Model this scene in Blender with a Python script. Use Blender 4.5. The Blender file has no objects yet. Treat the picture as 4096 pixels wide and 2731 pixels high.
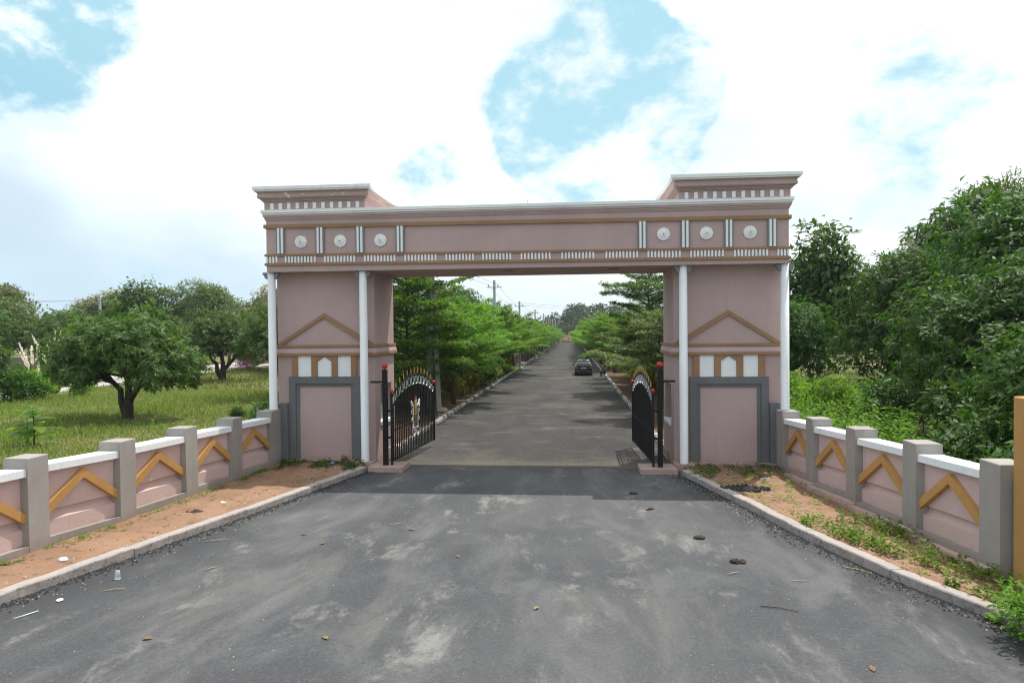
import bpy, bmesh, math, random
import numpy as np
from mathutils import Vector, Matrix

S = bpy.context.scene
COL = S.collection
R = math.radians

# ------------------------------------------------------------------ camera
CAM = Vector((1.5744, -21.0408, 4.2974))
yaw, pitch, roll = 0.0869155, 0.0170212, 0.0096686
cy, sy, cp, sp = math.cos(yaw), math.sin(yaw), math.cos(pitch), math.sin(pitch)
fw = Vector((-sy * cp, cy * cp, -sp)); rt = Vector((cy, sy, 0)); up = rt.cross(fw)
Rv = rt * math.cos(roll) - up * math.sin(roll); Uv = up * math.cos(roll) + rt * math.sin(roll)
cd = bpy.data.cameras.new('camera'); cam = bpy.data.objects.new('camera', cd); COL.objects.link(cam)
cd.sensor_width = 36; cd.lens = 24.0; cd.clip_start = 0.1; cd.clip_end = 5000
m = Matrix.Identity(4)
for i in range(3):
    m[i][0], m[i][1], m[i][2], m[i][3] = Rv[i], Uv[i], -fw[i], CAM[i]
cam.matrix_world = m
S.camera = cam
S.view_settings.view_transform = 'Standard'; S.view_settings.look = 'None'
S.view_settings.gamma = 1; S.view_settings.use_curve_mapping = False
S.view_settings.exposure = 0.15
S.cycles.filter_width = 1.15

# ------------------------------------------------------------------ sun and sky
SUN = Vector((0.2795, 0.377, 1)).normalized()
sd = bpy.data.lights.new('sun', 'SUN'); sd.energy = 4.2; sd.angle = R(0.53); sd.color = (1, .96, .88)
so = bpy.data.objects.new('sun', sd); COL.objects.link(so)
so.rotation_euler = (-SUN).to_track_quat('-Z', 'Y').to_euler()

class NT:
    """tiny node helper"""
    def __init__(s, nt):
        s.t = nt; s.L = nt.links
    def n(s, typ, ins=None, **kw):
        nd = s.t.nodes.new(typ)
        for k, v in kw.items(): setattr(nd, k, v)
        for k, v in (ins or {}).items():
            sk = nd.inputs[k]
            if isinstance(v, bpy.types.NodeSocket): s.L.new(v, sk)
            else: sk.default_value = v
        return nd
    def math(s, op, a, b=0.0, clamp=False):
        return s.n('ShaderNodeMath', {0: a, 1: b}, operation=op, use_clamp=clamp).outputs[0]
    def mix(s, f, a, b, blend='MIX'):
        nd = s.n('ShaderNodeMix', None, data_type='RGBA', blend_type=blend)
        for i, v in ((0, f), (6, a), (7, b)):
            if isinstance(v, bpy.types.NodeSocket): s.L.new(v, nd.inputs[i])
            else: nd.inputs[i].default_value = v if i == 0 else (tuple(v) + (1,))[:4]
        return nd.outputs[2]
    def rng(s, v, a, b, c=0., d=1., smooth=True):
        return s.n('ShaderNodeMapRange', {0: v, 1: a, 2: b, 3: c, 4: d},
                   interpolation_type='SMOOTHSTEP' if smooth else 'LINEAR').outputs[0]
    def noise(s, vec, scale, detail=4, rough=.55, dist=0.):
        return s.n('ShaderNodeTexNoise', {'Vector': vec, 'Scale': scale, 'Detail': detail, 'Roughness': rough, 'Distortion': dist}).outputs[0]
    def mapv(s, vec, scale=(1, 1, 1), loc=(0, 0, 0), rot=(0, 0, 0)):
        return s.n('ShaderNodeMapping', {'Vector': vec, 'Scale': scale, 'Location': loc, 'Rotation': rot}).outputs[0]

W = bpy.data.worlds.new('World'); S.world = W; W.use_nodes = True
w = NT(W.node_tree); W.node_tree.nodes.clear()
tc = w.n('ShaderNodeTexCoord').outputs['Generated']
sky = w.n('ShaderNodeTexSky', sky_type='NISHITA', sun_disc=False, sun_elevation=R(64.9), sun_rotation=R(36.6),
          air_density=1.0, dust_density=1.2, ozone_density=1.0).outputs[0]
n1 = w.noise(w.mapv(tc, (1, 1, 1.5), (3.1, 1.7, 0.4)), 3.4, 10, .60, .2)
n2 = w.noise(w.mapv(tc, (1, 1, 1.8), (7.1, 2.2, 1.4)), 1.9, 4, .5)
n3 = w.noise(w.mapv(tc, (1, 1, 1.6), (1.1, 5.2, 2.4)), 10.0, 8, .62, .2)
# openings in the cloud deck, as directions in the sky
HOLES = [((-0.047, 0.954, 0.298), 5, 0.17), ((0.007, 0.954, 0.299), 6, 0.22), ((0.067, 0.958, 0.280), 6, 0.22), ((0.113, 0.945, 0.307), 5, 0.2), ((0.151, 0.930, 0.335), 4, 0.16), ((0.088, 0.965, 0.245), 4.5, 0.17), ((0.053, 0.911, 0.409), 4, 0.17), ((0.068, 0.929, 0.364), 4, 0.17), ((0.025, 0.965, 0.259), 5, 0.16),
         ((-0.629, 0.717, 0.301), 4.5, 0.13), ((-0.616, 0.737, 0.279), 4.5, 0.17), ((-0.610, 0.755, 0.239), 4, 0.15), ((-0.562, 0.739, 0.373), 4, 0.2), ((-0.641, 0.691, 0.334), 5, 0.11),
         ((0.397, 0.873, 0.283), 6, 0.055), ((0.428, 0.875, 0.227), 5, 0.06), ((-0.204, 0.952, 0.230), 3.5, 0.15), ((-0.043, 0.972, 0.230), 3, 0.12), ((0.480, 0.811, 0.333), 5, 0.06), ((-0.625, 0.776, 0.078), 9, 0.06), ((-0.516, 0.851, 0.099), 8, 0.05), ((-0.527, 0.822, 0.217), 2.5, 0.12), ((-.55, .79, .265), 7, -.10), ((-.56, .80, .20), 7, -.10), ((-.62, .76, .19), 6, -.10), ((-.66, .73, .18), 6, -.10)]
acc = None
for c, rad, a in HOLES:
    v = Vector(c).normalized()
    d = w.n('ShaderNodeVectorMath', {0: tc, 1: tuple(v)}, operation='DOT_PRODUCT').outputs['Value']
    k = w.math('MULTIPLY', w.rng(d, math.cos(R(rad * 1.35)), math.cos(R(rad * .2))), a)
    acc = k if acc is None else w.math('ADD', acc, k)
acc = w.math('MINIMUM', acc, .195)
dens = w.math('SUBTRACT', w.math('ADD', w.math('MULTIPLY', n1, .66), w.math('MULTIPLY', n3, .56)), acc)
cov = w.rng(dens, .365, .495)
sepz = w.n('ShaderNodeSeparateXYZ', {0: tc}).outputs[2]
hor = w.rng(sepz, .26, .0)
grey = w.math('MULTIPLY', w.rng(n2, .47, .64), .85)
ccol = w.mix(w.math('MULTIPLY', hor, .8), w.mix(grey, (12.6, 12.6, 12.7), (7.7, 8.5, 9.1)), (8.0, 9.0, 9.3))
clear = w.mix(.85, w.mix(1.0, sky, (1.15, 1.15, 1.15), 'MULTIPLY'), (4.5, 7.6, 8.7))
lowc = w.mix(w.math('MULTIPLY', hor, .8), clear, (7.4, 8.9, 9.6))
# thinner sheets of cloud, where some blue shines through
VEIL = [((0.396, 0.874, 0.284), 9, .8), ((0.430, 0.872, 0.222), 9, .7), ((0.363, 0.900, 0.226), 7, .6), ((-0.187, 0.955, 0.222), 6, .6), ((-0.041, 0.974, 0.222), 6, .6), ((0.02, 0.957, 0.279), 13, .55), ((-0.58, 0.775, 0.26), 16, .45)]
va = None
for c, rad, a in VEIL:
    d = w.n('ShaderNodeVectorMath', {0: tc, 1: tuple(Vector(c).normalized())}, operation='DOT_PRODUCT').outputs['Value']
    k = w.math('MULTIPLY', w.rng(d, math.cos(R(rad * 1.3)), math.cos(R(rad * .3))), a); va = k if va is None else w.math('MAXIMUM', va, k)
va = w.math('MULTIPLY', va, w.rng(dens, .66, .44))
ccol = w.mix(va, ccol, (6.6, 8.6, 9.0))
both = w.mix(cov, lowc, ccol)
# thin cloud scatters sunlight forward: the sky is brightest on the sun's side
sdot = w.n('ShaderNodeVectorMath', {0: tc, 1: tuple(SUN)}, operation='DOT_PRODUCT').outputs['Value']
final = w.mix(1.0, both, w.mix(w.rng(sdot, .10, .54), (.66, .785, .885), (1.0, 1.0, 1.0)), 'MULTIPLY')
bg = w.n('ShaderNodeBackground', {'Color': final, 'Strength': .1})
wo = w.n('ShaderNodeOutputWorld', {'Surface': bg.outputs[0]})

# ------------------------------------------------------------------ materials
M = {}
def mat(name, build):
    mt = bpy.data.materials.new(name); mt.use_nodes = True
    nt = NT(mt.node_tree); mt.node_tree.nodes.clear()
    out = nt.n('ShaderNodeOutputMaterial')
    sh = build(nt, out)
    nt.L.new(sh, out.inputs['Surface'])
    M[name] = mt
    return mt
def principled(nt, col, rough=.7, bump=None, bstr=.3, bdist=.01, metal=0., spec=.5, **kw):
    p = nt.n('ShaderNodeBsdfPrincipled', {'Base Color': col if isinstance(col, bpy.types.NodeSocket) else tuple(col) + (1,),
             'Roughness': rough, 'Metallic': metal, 'Specular IOR Level': spec})
    for k, v in kw.items(): p.inputs[k].default_value = v
    if bump is not None:
        b = nt.n('ShaderNodeBump', {'Height': bump, 'Strength': bstr, 'Distance': bdist})
        nt.L.new(b.outputs[0], p.inputs['Normal'])
    return p.outputs[0]
def obj_co(nt): return nt.n('ShaderNodeTexCoord').outputs['Object']
def geo_co(nt): return nt.n('ShaderNodeNewGeometry').outputs['Position']

def plaster(name, col, var=.10, dirt=.0, rough=.8, flakes=False, streak=.25, chips=.5):
    def b(nt, out):
        co = geo_co(nt)
        big = nt.noise(co, .55, 6, .62); fine = nt.noise(co, 28, 4, .6); st = nt.noise(nt.mapv(co, (5, 5, .28)), 1.3, 6, .66, .3); md = nt.noise(co, 4.5, 6, .66, .4)
        c = nt.mix(nt.rng(big, .3, .7), [x * (1 - var) for x in col], [min(1, x * (1 + var)) for x in col])
        c = nt.mix(nt.math('MULTIPLY', nt.rng(md, .5, .72), .20), c, [x * .84 for x in col])
        c = nt.mix(nt.math('MULTIPLY', nt.rng(st, .52, .74), streak), c, [x * .66 for x in col])
        c = nt.mix(nt.math('MULTIPLY', nt.rng(fine, .60, .8), .18), c, [min(1, x * 1.25 + .02) for x in col])
        if chips:
            ch = nt.noise(co, 7, 7, .7); c = nt.mix(nt.math('MULTIPLY', nt.rng(ch, .700, .712), chips), c, (.62, .59, .56))
        if dirt:
            z = nt.n('ShaderNodeSeparateXYZ', {0: co}).outputs[2]
            f = nt.math('MULTIPLY', nt.rng(nt.math('ADD', z, nt.math('MULTIPLY', md, .7)), .80, .25), dirt)
            c = nt.mix(f, c, (.22, .125, .075))
        if flakes:
            fl = nt.noise(nt.mapv(co, (1.2, 1.2, 2.6)), 3.2, 7, .62)
            c = nt.mix(nt.rng(fl, .615, .625), c, (.72, .70, .68))
        return principled(nt, c, rough, nt.math('ADD', fine, nt.math('MULTIPLY', md, .6)), .4, .008, spec=.3)
    return mat(name, b)
plaster('pink', (.445, .325, .305), .06, .45, streak=.24)
plaster('pink_high', (.445, .325, .305), .06, streak=.26)
plaster('pink_flaking', (.43, .308, .288), .06, flakes=True)
plaster('pink_wall', (.56, .405, .375), .06, .5)
plaster('orange', (.30, .175, .095), .10, streak=.18)
plaster('orange_wall', (.47, .255, .085), .10)
plaster('grey_wall', (.315, .29, .268), .12, .6, streak=.4)
plaster('grey_dark', (.145, .145, .147), .12, .35)
plaster('grey_mid', (.21, .215, .225), .08)
plaster('white', (.78, .79, .79), .04, streak=.30, chips=0)
plaster('white_clean', (.82, .82, .81), .04, streak=.40, chips=0)
plaster('concrete', (.36, .345, .33), .12, .15)
plaster('pole_grey', (.37, .385, .41), .08, streak=.35)
def kerbm(nt, out):
    co = geo_co(nt); a = nt.noise(co, 2.2, 5, .65, .4); b = nt.noise(co, 9, 6, .68, .6); fn = nt.noise(co, 34, 3, .7)
    c = nt.mix(nt.rng(a, .35, .65), (.34, .295, .275), (.26, .23, .215))
    c = nt.mix(nt.math('MULTIPLY', nt.rng(b, .5, .66), .8), c, (.125, .112, .10))
    c = nt.mix(nt.math('MULTIPLY', nt.rng(fn, .56, .7), .6), c, (.55, .52, .49))
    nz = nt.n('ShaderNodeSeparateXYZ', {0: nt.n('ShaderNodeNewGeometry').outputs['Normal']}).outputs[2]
    c = nt.mix(nt.math('MULTIPLY', nt.rng(nz, .6, .95), .55), c, (.42, .38, .355))  # upward faces paler: worn tops, plus sunlit brightness put into the colour
    return principled(nt, c, .9, nt.math('ADD', b, fn), .6, .012, spec=.2)
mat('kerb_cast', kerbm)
plaster('kerb_light', (.44, .43, .40), .2, streak=.5); plaster('kerb_mid', (.20, .185, .165), .25, streak=.5); plaster('kerb_dark', (.105, .10, .09), .25, streak=.4)
plaster('slab_pink', (.38, .27, .23), .14)
plaster('far_wall', (.45, .33, .29), .1)

def asphalt(nt, out):
    co = geo_co(nt)
    big = nt.noise(co, .16, 5, .6, .6)
    mid = nt.noise(nt.mapv(co, (1.0, .6, 1)), .7, 8, .66, .7)
    sw = nt.noise(nt.mapv(co, (1.25, .7, 1), (4, 2, 0), (0, 0, .35)), .62, 10, .72, .35)
    g1 = nt.noise(co, 16, 4, .75); g2 = nt.noise(co, 42, 2, .6)
    c = nt.mix(nt.rng(big, .35, .65), (.058, .061, .067), (.083, .085, .088))
    c = nt.mix(nt.math('MULTIPLY', nt.rng(mid, .44, .70), .8), c, (.124, .126, .128))
    c = nt.mix(nt.math('MULTIPLY', nt.rng(sw, .54, .69), .85), c, (.235, .23, .215))
    # dust drawn out along the wheel paths that converge on the gate
    xyz = nt.n('ShaderNodeSeparateXYZ', {0: co}); u = nt.math('DIVIDE', xyz.outputs[0], nt.math('SUBTRACT', 15.0, xyz.outputs[1]))
    pv = nt.n('ShaderNodeCombineXYZ', {0: nt.math('MULTIPLY', u, 26.0), 1: nt.math('MULTIPLY', xyz.outputs[1], .30), 2: 0.0}).outputs[0]
    trk = nt.noise(pv, .8, 7, .66, .5)
    c = nt.mix(nt.math('MULTIPLY', nt.rng(trk, .50, .72), .5), c, (.165, .16, .15))
    c = nt.mix(nt.math('MULTIPLY', nt.rng(trk, .44, .30), .45), c, (.045, .046, .05))
    c = nt.mix(nt.math('MULTIPLY', nt.rng(g1, .52, .72), .42), c, (.165, .163, .16))
    c = nt.mix(nt.math('MULTIPLY', nt.rng(g1, .46, .30), .5), c, (.03, .03, .033))
    c = nt.mix(nt.math('MULTIPLY', nt.rng(g2, .58, .72), .5), c, (.20, .198, .195))
    # strips of fresher tar run along both kerbs
    dl = nt.math('ADD', nt.math('ADD', xyz.outputs[0], 4.7), nt.math('MULTIPLY', xyz.outputs[1], -.255)); dr = nt.math('SUBTRACT', nt.math('ADD', 4.74, nt.math('MULTIPLY', xyz.outputs[1], -.265)), xyz.outputs[0])
    ed = nt.math('ADD', nt.math('MINIMUM', dl, dr), nt.math('MULTIPLY', nt.math('SUBTRACT', mid, .5), 1.6))
    c = nt.mix(nt.math('MULTIPLY', nt.rng(ed, 1.5, .25), .62), c, (.036, .037, .041))
    return principled(nt, c, .88, nt.math('ADD', g1, g2), .8, .015, spec=.3)
mat('asphalt', asphalt)
def asphalt2(nt, out):
    co = geo_co(nt)
    big = nt.noise(nt.mapv(co, (1, .5, 1)), .5, 6, .62, .8); st = nt.noise(nt.mapv(co, (.45, 1.3, 1)), .7, 9, .70, .6)
    g1 = nt.noise(co, 11, 4, .75); sand = nt.noise(nt.mapv(co, (.8, .5, 1), (3, 3, 3)), .35, 6, .65, .5)
    c = nt.mix(nt.rng(big, .35, .68), (.033, .032, .031), (.056, .053, .050))
    c = nt.mix(nt.math('MULTIPLY', nt.rng(st, .53, .72), .7), c, (.18, .17, .155))
    c = nt.mix(nt.math('MULTIPLY', nt.rng(sand, .54, .70), .5), c, (.12, .095, .07))
    yy = nt.n('ShaderNodeSeparateXYZ', {0: co}).outputs[1]      # sand trodden in at the gate line
    c = nt.mix(nt.math('MULTIPLY', nt.rng(nt.math('ADD', yy, nt.math('MULTIPLY', nt.math('SUBTRACT', st, .5), 7.0)), 2.2, .2), .35), c, (.19, .16, .125))
    c = nt.mix(nt.math('MULTIPLY', nt.rng(g1, .52, .70), .55), c, (.15, .142, .13))
    c = nt.mix(nt.math('MULTIPLY', nt.rng(g1, .46, .32), .5), c, (.018, .018, .018))
    return principled(nt, c, .9, g1, .7, .015, spec=.25)
mat('asphalt_avenue', asphalt2)
def dirt(cols):
    def f(nt, out):
        co = geo_co(nt)
        a = nt.noise(co, .8, 6, .62, .4); b = nt.noise(co, 5.5, 6, .65, .5); fn = nt.noise(co, 30, 3, .6)
        c = nt.mix(nt.rng(a, .35, .65), cols[0], cols[1])
        c = nt.mix(nt.math('MULTIPLY', nt.rng(b, .54, .68), .75), c, cols[2])
        c = nt.mix(nt.math('MULTIPLY', nt.rng(fn, .6, .75), .5), c, cols[3])
        return principled(nt, c, .95, nt.math('ADD', b, nt.math('MULTIPLY', fn, .4)), .6, .05, spec=.1)
    return f
mat('dirt_red', dirt([(.25, .15, .098), (.31, .195, .130), (.125, .078, .052), (.18, .115, .075)]))
mat('dirt_verge', dirt([(.10, .062, .040), (.135, .08, .05), (.06, .048, .028), (.18, .125, .08)]))
mat('dirt_bank', dirt([(.12, .062, .045), (.15, .08, .055), (.08, .075, .035), (.13, .075, .05)]))
def grassy(cols):
    def f(nt, out):
        co = geo_co(nt)
        a = nt.noise(co, .13, 5, .6, .5); b = nt.noise(co, 1.1, 6, .65, .4); fn = nt.noise(co, 9, 5, .7)
        c = nt.mix(nt.rng(a, .36, .62), cols[0], cols[1])
        c = nt.mix(nt.math('MULTIPLY', nt.rng(b, .5, .68), .8), c, cols[2])
        c = nt.mix(nt.math('MULTIPLY', nt.rng(fn, .5, .72), .6), c, cols[3])
        return principled(nt, c, .95, fn, .8, .1, spec=.1)
    return f
mat('field', grassy([(.10, .125, .038), (.20, .17, .085), (.07, .105, .028), (.19, .16, .085)]))
mat('hill_ground', grassy([(.05, .075, .025), (.09, .09, .04), (.035, .055, .02), (.16, .10, .06)]))

def leafm(name, c1, c2, trans=.35, rough=.45, tint=(1.1, 1.25, .45), spec=.5):
    def b(nt, out):
        g = nt.n('ShaderNodeNewGeometry'); r = g.outputs['Random Per Island']
        oi = nt.n('ShaderNodeObjectInfo').outputs['Random']
        c = nt.mix(r, c1, c2)
        c = nt.n('ShaderNodeHueSaturation', {'Hue': nt.rng(oi, 0, 1, .488, .512, False), 'Value': nt.rng(oi, 0, 1, .82, 1.16, False), 'Saturation': 1.0, 'Fac': 1.0, 'Color': c}).outputs[0]
        p = principled(nt, c, rough, spec=spec)
        tcn = nt.mix(1.0, c, tint, 'MULTIPLY')
        t = nt.n('ShaderNodeBsdfTranslucent', {'Color': nt.mix(1.0, tcn, (1.6, 1.6, 1.6), 'MULTIPLY')})
        return nt.n('ShaderNodeMixShader', {0: trans, 1: p, 2: t.outputs[0]}).outputs[0]
    return mat(name, b)
leafm('leaf_mango', (.042, .092, .022), (.12, .19, .044), .34, .5, spec=.3)
leafm('leaf_avenue', (.056, .138, .02), (.165, .265, .04), .44, .55, spec=.3)
leafm('leaf_avenue_dark', (.042, .095, .02), (.13, .20, .04), .38, .5, spec=.35)
leafm('leaf_grey', (.055, .085, .028), (.125, .155, .06), .35, .5, spec=.35)
leafm('leaf_teak', (.030, .06, .018), (.085, .135, .036), .35, .5, spec=.35)
leafm('leaf_dense', (.020, .062, .013), (.078, .165, .025), .30, .55, spec=.25)
leafm('leaf_far', (.060, .088, .03), (.115, .145, .05), .30, .55)
leafm('leaf_forest', (.020, .042, .016), (.052, .08, .028), .15, .8, spec=.1)
leafm('flower_beige', (.30, .25, .13), (.46, .38, .22), .25, .8, (1, 1, .8))
leafm('leaf_weed', (.075, .165, .02), (.17, .29, .04), .48, .6, spec=.2)
leafm('leaf_grass', (.080, .145, .030), (.25, .235, .10), .38, .7, spec=.2)
leafm('leaf_young', (.10, .19, .025), (.17, .27, .035), .5, .4)
leafm('leaf_bigplant', (.045, .10, .035), (.11, .17, .06), .35, .35)
leafm('leaf_yellow', (.09, .13, .02), (.34, .30, .03), .4, .5)
leafm('leaf_dry', (.20, .12, .05), (.36, .25, .11), .2, .8)
leafm('plume', (.62, .58, .50), (.78, .74, .66), .4, .9, (1, 1, 1))
def bark(name, c1, c2):
    def f(nt, out):
        co = obj_co(nt); a = nt.noise(nt.mapv(co, (6, 6, 1.2)), 2.2, 6, .65, .6)
        return principled(nt, nt.mix(nt.rng(a, .35, .65), c1, c2), .9, a, .8, .04, spec=.15)
    return mat(name, f)
bark('bark_dark', (.035, .027, .02), (.085, .068, .052)); bark('bark_brown', (.06, .042, .028), (.12, .09, .066))
bark('bark_grey', (.09, .078, .065), (.17, .15, .13)); bark('stem_green', (.06, .09, .03), (.10, .13, .05))
def simple(name, col, rough=.5, metal=0., spec=.5, **kw):
    def f(nt, out):
        co = obj_co(nt); a = nt.noise(co, 14, 4, .6)
        c = nt.mix(nt.rng(a, .35, .65), [x * .88 for x in col], [min(1, x * 1.1) for x in col])
        return principled(nt, c, rough, a, .08, .003, metal, spec, **kw)
    return mat(name, f)
simple('black_paint', (.008, .009, .010), .5, 0, .25); simple('red_paint', (.45, .02, .025), .35); simple('gold_paint', (.42, .27, .07), .45, .3)
simple('silver_paint', (.62, .63, .65), .35, .3); simple('car_paint', (.006, .010, .018), .18, 0, .6, **{'Coat Weight': .8, 'Coat Roughness': .06})
simple('black_plastic', (.015, .015, .016), .6); simple('rubber', (.018, .018, .018), .85); simple('chrome', (.68, .69, .70), .2, .9)
simple('alloy', (.35, .35, .37), .35, .7); simple('tail_red', (.16, .012, .015), .2); simple('plate_white', (.72, .72, .70), .5)
simple('ink', (.03, .03, .04), .6); simple('ink_red', (.42, .06, .05), .7); simple('wire', (.10, .10, .10), .6)
simple('cloth_dark', (.018, .020, .026), .9); simple('cloth_green', (.014, .035, .03), .9); simple('cloth_navy', (.02, .022, .05), .9)
simple('skin', (.12, .065, .042), .6); simple('hair', (.008, .007, .007), .6)
simple('paper', (.74, .73, .68), .8); simple('plastic_white', (.66, .70, .74), .35); simple('dung', (.045, .03, .02), .95)
simple('char', (.025, .026, .028), .9); simple('straw', (.50, .40, .22), .9); simple('stone', (.34, .30, .26), .9)
simple('blue_wrap', (.22, .27, .55), .5); simple('purple_label', (.30, .16, .36), .5); simple('brick_red', (.22, .085, .05), .9)
simple('light_trim', (.08, .075, .07), .5); simple('gate_iron', (.05, .045, .04), .6); simple('roof_far', (.33, .22, .17), .9)
def glassm(nt, out):
    p = principled(nt, (.02, .03, .032), .06, spec=.7); return p
mat('car_glass', glassm)
def clearplastic(nt, out):
    t = nt.n('ShaderNodeBsdfTransparent', {'Color': (.92, .94, .95, 1)}); p = principled(nt, (.75, .80, .83), .2)
    return nt.n('ShaderNodeMixShader', {0: .42, 1: t.outputs[0], 2: p}).outputs[0]
mat('clear_plastic', clearplastic)

# ------------------------------------------------------------------ builders
class MB:
    def __init__(s): s.v = []; s.f = []; s.sm = []
    def add(s, vs, fs, smooth=False):
        o = len(s.v); s.v += [tuple(v) for v in vs]; s.f += [tuple(i + o for i in f) for f in fs]; s.sm += [smooth] * len(fs); return s
    def box(s, x0, x1, y0, y1, z0, z1):
        v = [(x0, y0, z0), (x1, y0, z0), (x1, y1, z0), (x0, y1, z0), (x0, y0, z1), (x1, y0, z1), (x1, y1, z1), (x0, y1, z1)]
        return s.add(v, [(0, 3, 2, 1), (4, 5, 6, 7), (0, 1, 5, 4), (1, 2, 6, 5), (2, 3, 7, 6), (3, 0, 4, 7)])
    def prism(s, poly, fn, a, b):
        """poly of (p,q); fn(p,q,t)->xyz ; extruded t=a..b"""
        n = len(poly)
        v = [fn(p, q, a) for p, q in poly] + [fn(p, q, b) for p, q in poly]
        f = [tuple(range(n - 1, -1, -1)), tuple(range(n, 2 * n))] + [(i, (i + 1) % n, n + (i + 1) % n, n + i) for i in range(n)]
        return s.add(v, f)
    def loft(s, rings, caps=True, smooth=True):
        n = len(rings[0]); v = [p for r in rings for p in r]; f = []
        for k in range(len(rings) - 1):
            for i in range(n):
                j = (i + 1) % n; f.append((k * n + i, k * n + j, (k + 1) * n + j, (k + 1) * n + i))
        s.add(v, f, smooth)
        if caps:
            o = len(s.v) - len(v)
            s.f += [tuple(o + i for i in range(n - 1, -1, -1)), tuple(o + (len(rings) - 1) * n + i for i in range(n))]; s.sm += [False, False]
        return s
    def tube(s, pts, rad, n=8, smooth=True):
        pts = [Vector(p) for p in pts]
        if not hasattr(rad, '__len__'): rad = [rad] * len(pts)
        rings = []
        for i, p in enumerate(pts):
            t = (pts[min(i + 1, len(pts) - 1)] - pts[max(i - 1, 0)]).normalized()
            a = t.cross(Vector((0, 0, 1)) if abs(t.z) < .9 else Vector((1, 0, 0))).normalized(); b = t.cross(a)
            rings.append([p + (a * math.cos(2 * math.pi * k / n) + b * math.sin(2 * math.pi * k / n)) * rad[i] for k in range(n)])
        return s.loft(rings, True, smooth)
    def lathe(s, prof, c=(0, 0, 0), n=16, axis='z'):
        rings = []
        for r, h in prof:
            ring = []
            for k in range(n):
                a = 2 * math.pi * k / n; x, y = r * math.cos(a), r * math.sin(a)
                p = {'z': (x, y, h), 'y': (x, h, y), 'x': (h, x, y)}[axis]
                ring.append((c[0] + p[0], c[1] + p[1], c[2] + p[2]))
            rings.append(ring)
        return s.loft(rings)
    def ball(s, c, r, n=10, sq=1.0):
        pr = [(max(.02 * r, r * math.sin(math.pi * i / 8)), -r * sq * math.cos(math.pi * i / 8)) for i in range(9)]
        return s.lathe(pr, c, n)
    def mx(s, sgn):
        s.v = [(x * sgn, y, z) for x, y, z in s.v]; return s
    def xf(s, fn): s.v = [tuple(fn(*v)) for v in s.v]; return s
    def mesh(s, name, m, recalc=True):
        me = bpy.data.meshes.new(name); me.from_pydata(s.v, [], s.f)
        if recalc:
            bm = bmesh.new(); bm.from_mesh(me); bmesh.ops.recalc_face_normals(bm, faces=bm.faces); bm.to_mesh(me); bm.free()
        me.polygons.foreach_set('use_smooth', s.sm)
        me.materials.append(M[m]); me.update(); return me
    def build(s, name, m, parent=None, loc=None, kind=None):
        return link(name, s.mesh(name, m), parent, loc, kind)

def link(name, data, parent=None, loc=None, kind=None):
    o = bpy.data.objects.new(name, data); COL.objects.link(o)
    if parent is not None: o.parent = parent
    if loc is not None: o.location = loc
    if kind: o['kind'] = kind
    return o
def thing(name, label, cat, loc=(0, 0, 0), rz=0, group=None):
    o = bpy.data.objects.new(name, None); COL.objects.link(o); o.empty_display_size = .3
    o.location = loc; o.rotation_euler = (0, 0, rz); tag(o, label, cat, group); return o
def tag(o, label, cat, group=None):
    o['label'] = label; o['category'] = cat
    if group: o['group'] = group
    return o
KIDS = {}
def dup(root, loc, rz=0., label=None, group=None, sc=1.):
    kids = KIDS.get(root.name)
    if kids is None: kids = KIDS[root.name] = [c for c in COL.objects if c.parent == root]
    r = root.copy(); COL.objects.link(r); r.location = loc; r.rotation_euler = (0, 0, rz); r.scale = (sc,) * 3 if not hasattr(sc, '__len__') else sc
    if label: r['label'] = label
    if group: r['group'] = group
    for ch in kids:
        c = ch.copy(); COL.objects.link(c); c.parent = r
    return r
def gz(y): return 0. if y < 5 else -.0058 * (y - 5)
def ordinal(i): return ['first', 'second', 'third', 'fourth', 'fifth', 'sixth', 'seventh', 'eighth', 'ninth', 'tenth', 'eleventh', 'twelfth'][i]

# ------------------------------------------------------------------ ground, roads
def grid_sheet(name, xs, ys, zf, m, kind='structure'):
    v = [(x, y, zf(x, y)) for y in ys for x in xs]; n = len(xs)
    f = [(j * n + i, j * n + i + 1, (j + 1) * n + i + 1, (j + 1) * n + i) for j in range(len(ys) - 1) for i in range(n - 1)]
    b = MB(); b.add(v, f, True); return b.build(name, m, None, None, kind)
xs = [-900, -400, -200] + list(range(-120, -8, 4)) + [-8, 8] + list(range(12, 121, 4)) + [200, 400, 900]
ys = [-600, -150, -60] + list(range(-40, 5, 5)) + list(range(5, 286, 10)) + [400, 700, 1200]
rn = random.Random(3)
NOI = {}
def gh(x, y):
    b = gz(min(y, 285)) - .03
    if 9 < abs(x) < 130 and -60 < y < 280 and not (-50 < x < -32): b += rn.uniform(-.05, .02)
    return b
grid_sheet('ground', xs, ys, gh, 'field')

LK = [(-4.55, .3), (-4.72, -.6), (-5.3, -2.9), (-6.04, -5.7), (-6.87, -8.58), (-7.53, -10.99), (-8.5, -14.5), (-9.6, -18.5), (-11.5, -25)]
RK = [(4.66, .3), (4.74, -.74), (5.54, -3.85), (6.22, -6.75), (6.93, -8.96), (7.61, -10.47), (7.86, -11.0)]
def strip(name, rows, m, zf, kind='structure'):
    """rows: (y, xl, xr)"""
    v = []; f = []
    for y, a, b in rows:
        for k in range(5): x = a + (b - a) * k / 4; v.append((x, y, zf(x, y)))
    for j in range(len(rows) - 1):
        for i in range(4): f.append((j * 5 + i, j * 5 + i + 1, j * 5 + i + 6, j * 5 + i + 5))
    b = MB(); b.add(v, f, True); return b.build(name, m, None, None, kind)
def interp(P, y):
    P = sorted(P, key=lambda p: p[1])
    if y <= P[0][1]: return P[0][0]
    for (x0, y0), (x1, y1) in zip(P, P[1:]):
        if y <= y1: return x0 + (x1 - x0) * (y - y0) / (y1 - y0)
    return P[-1][0]
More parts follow.
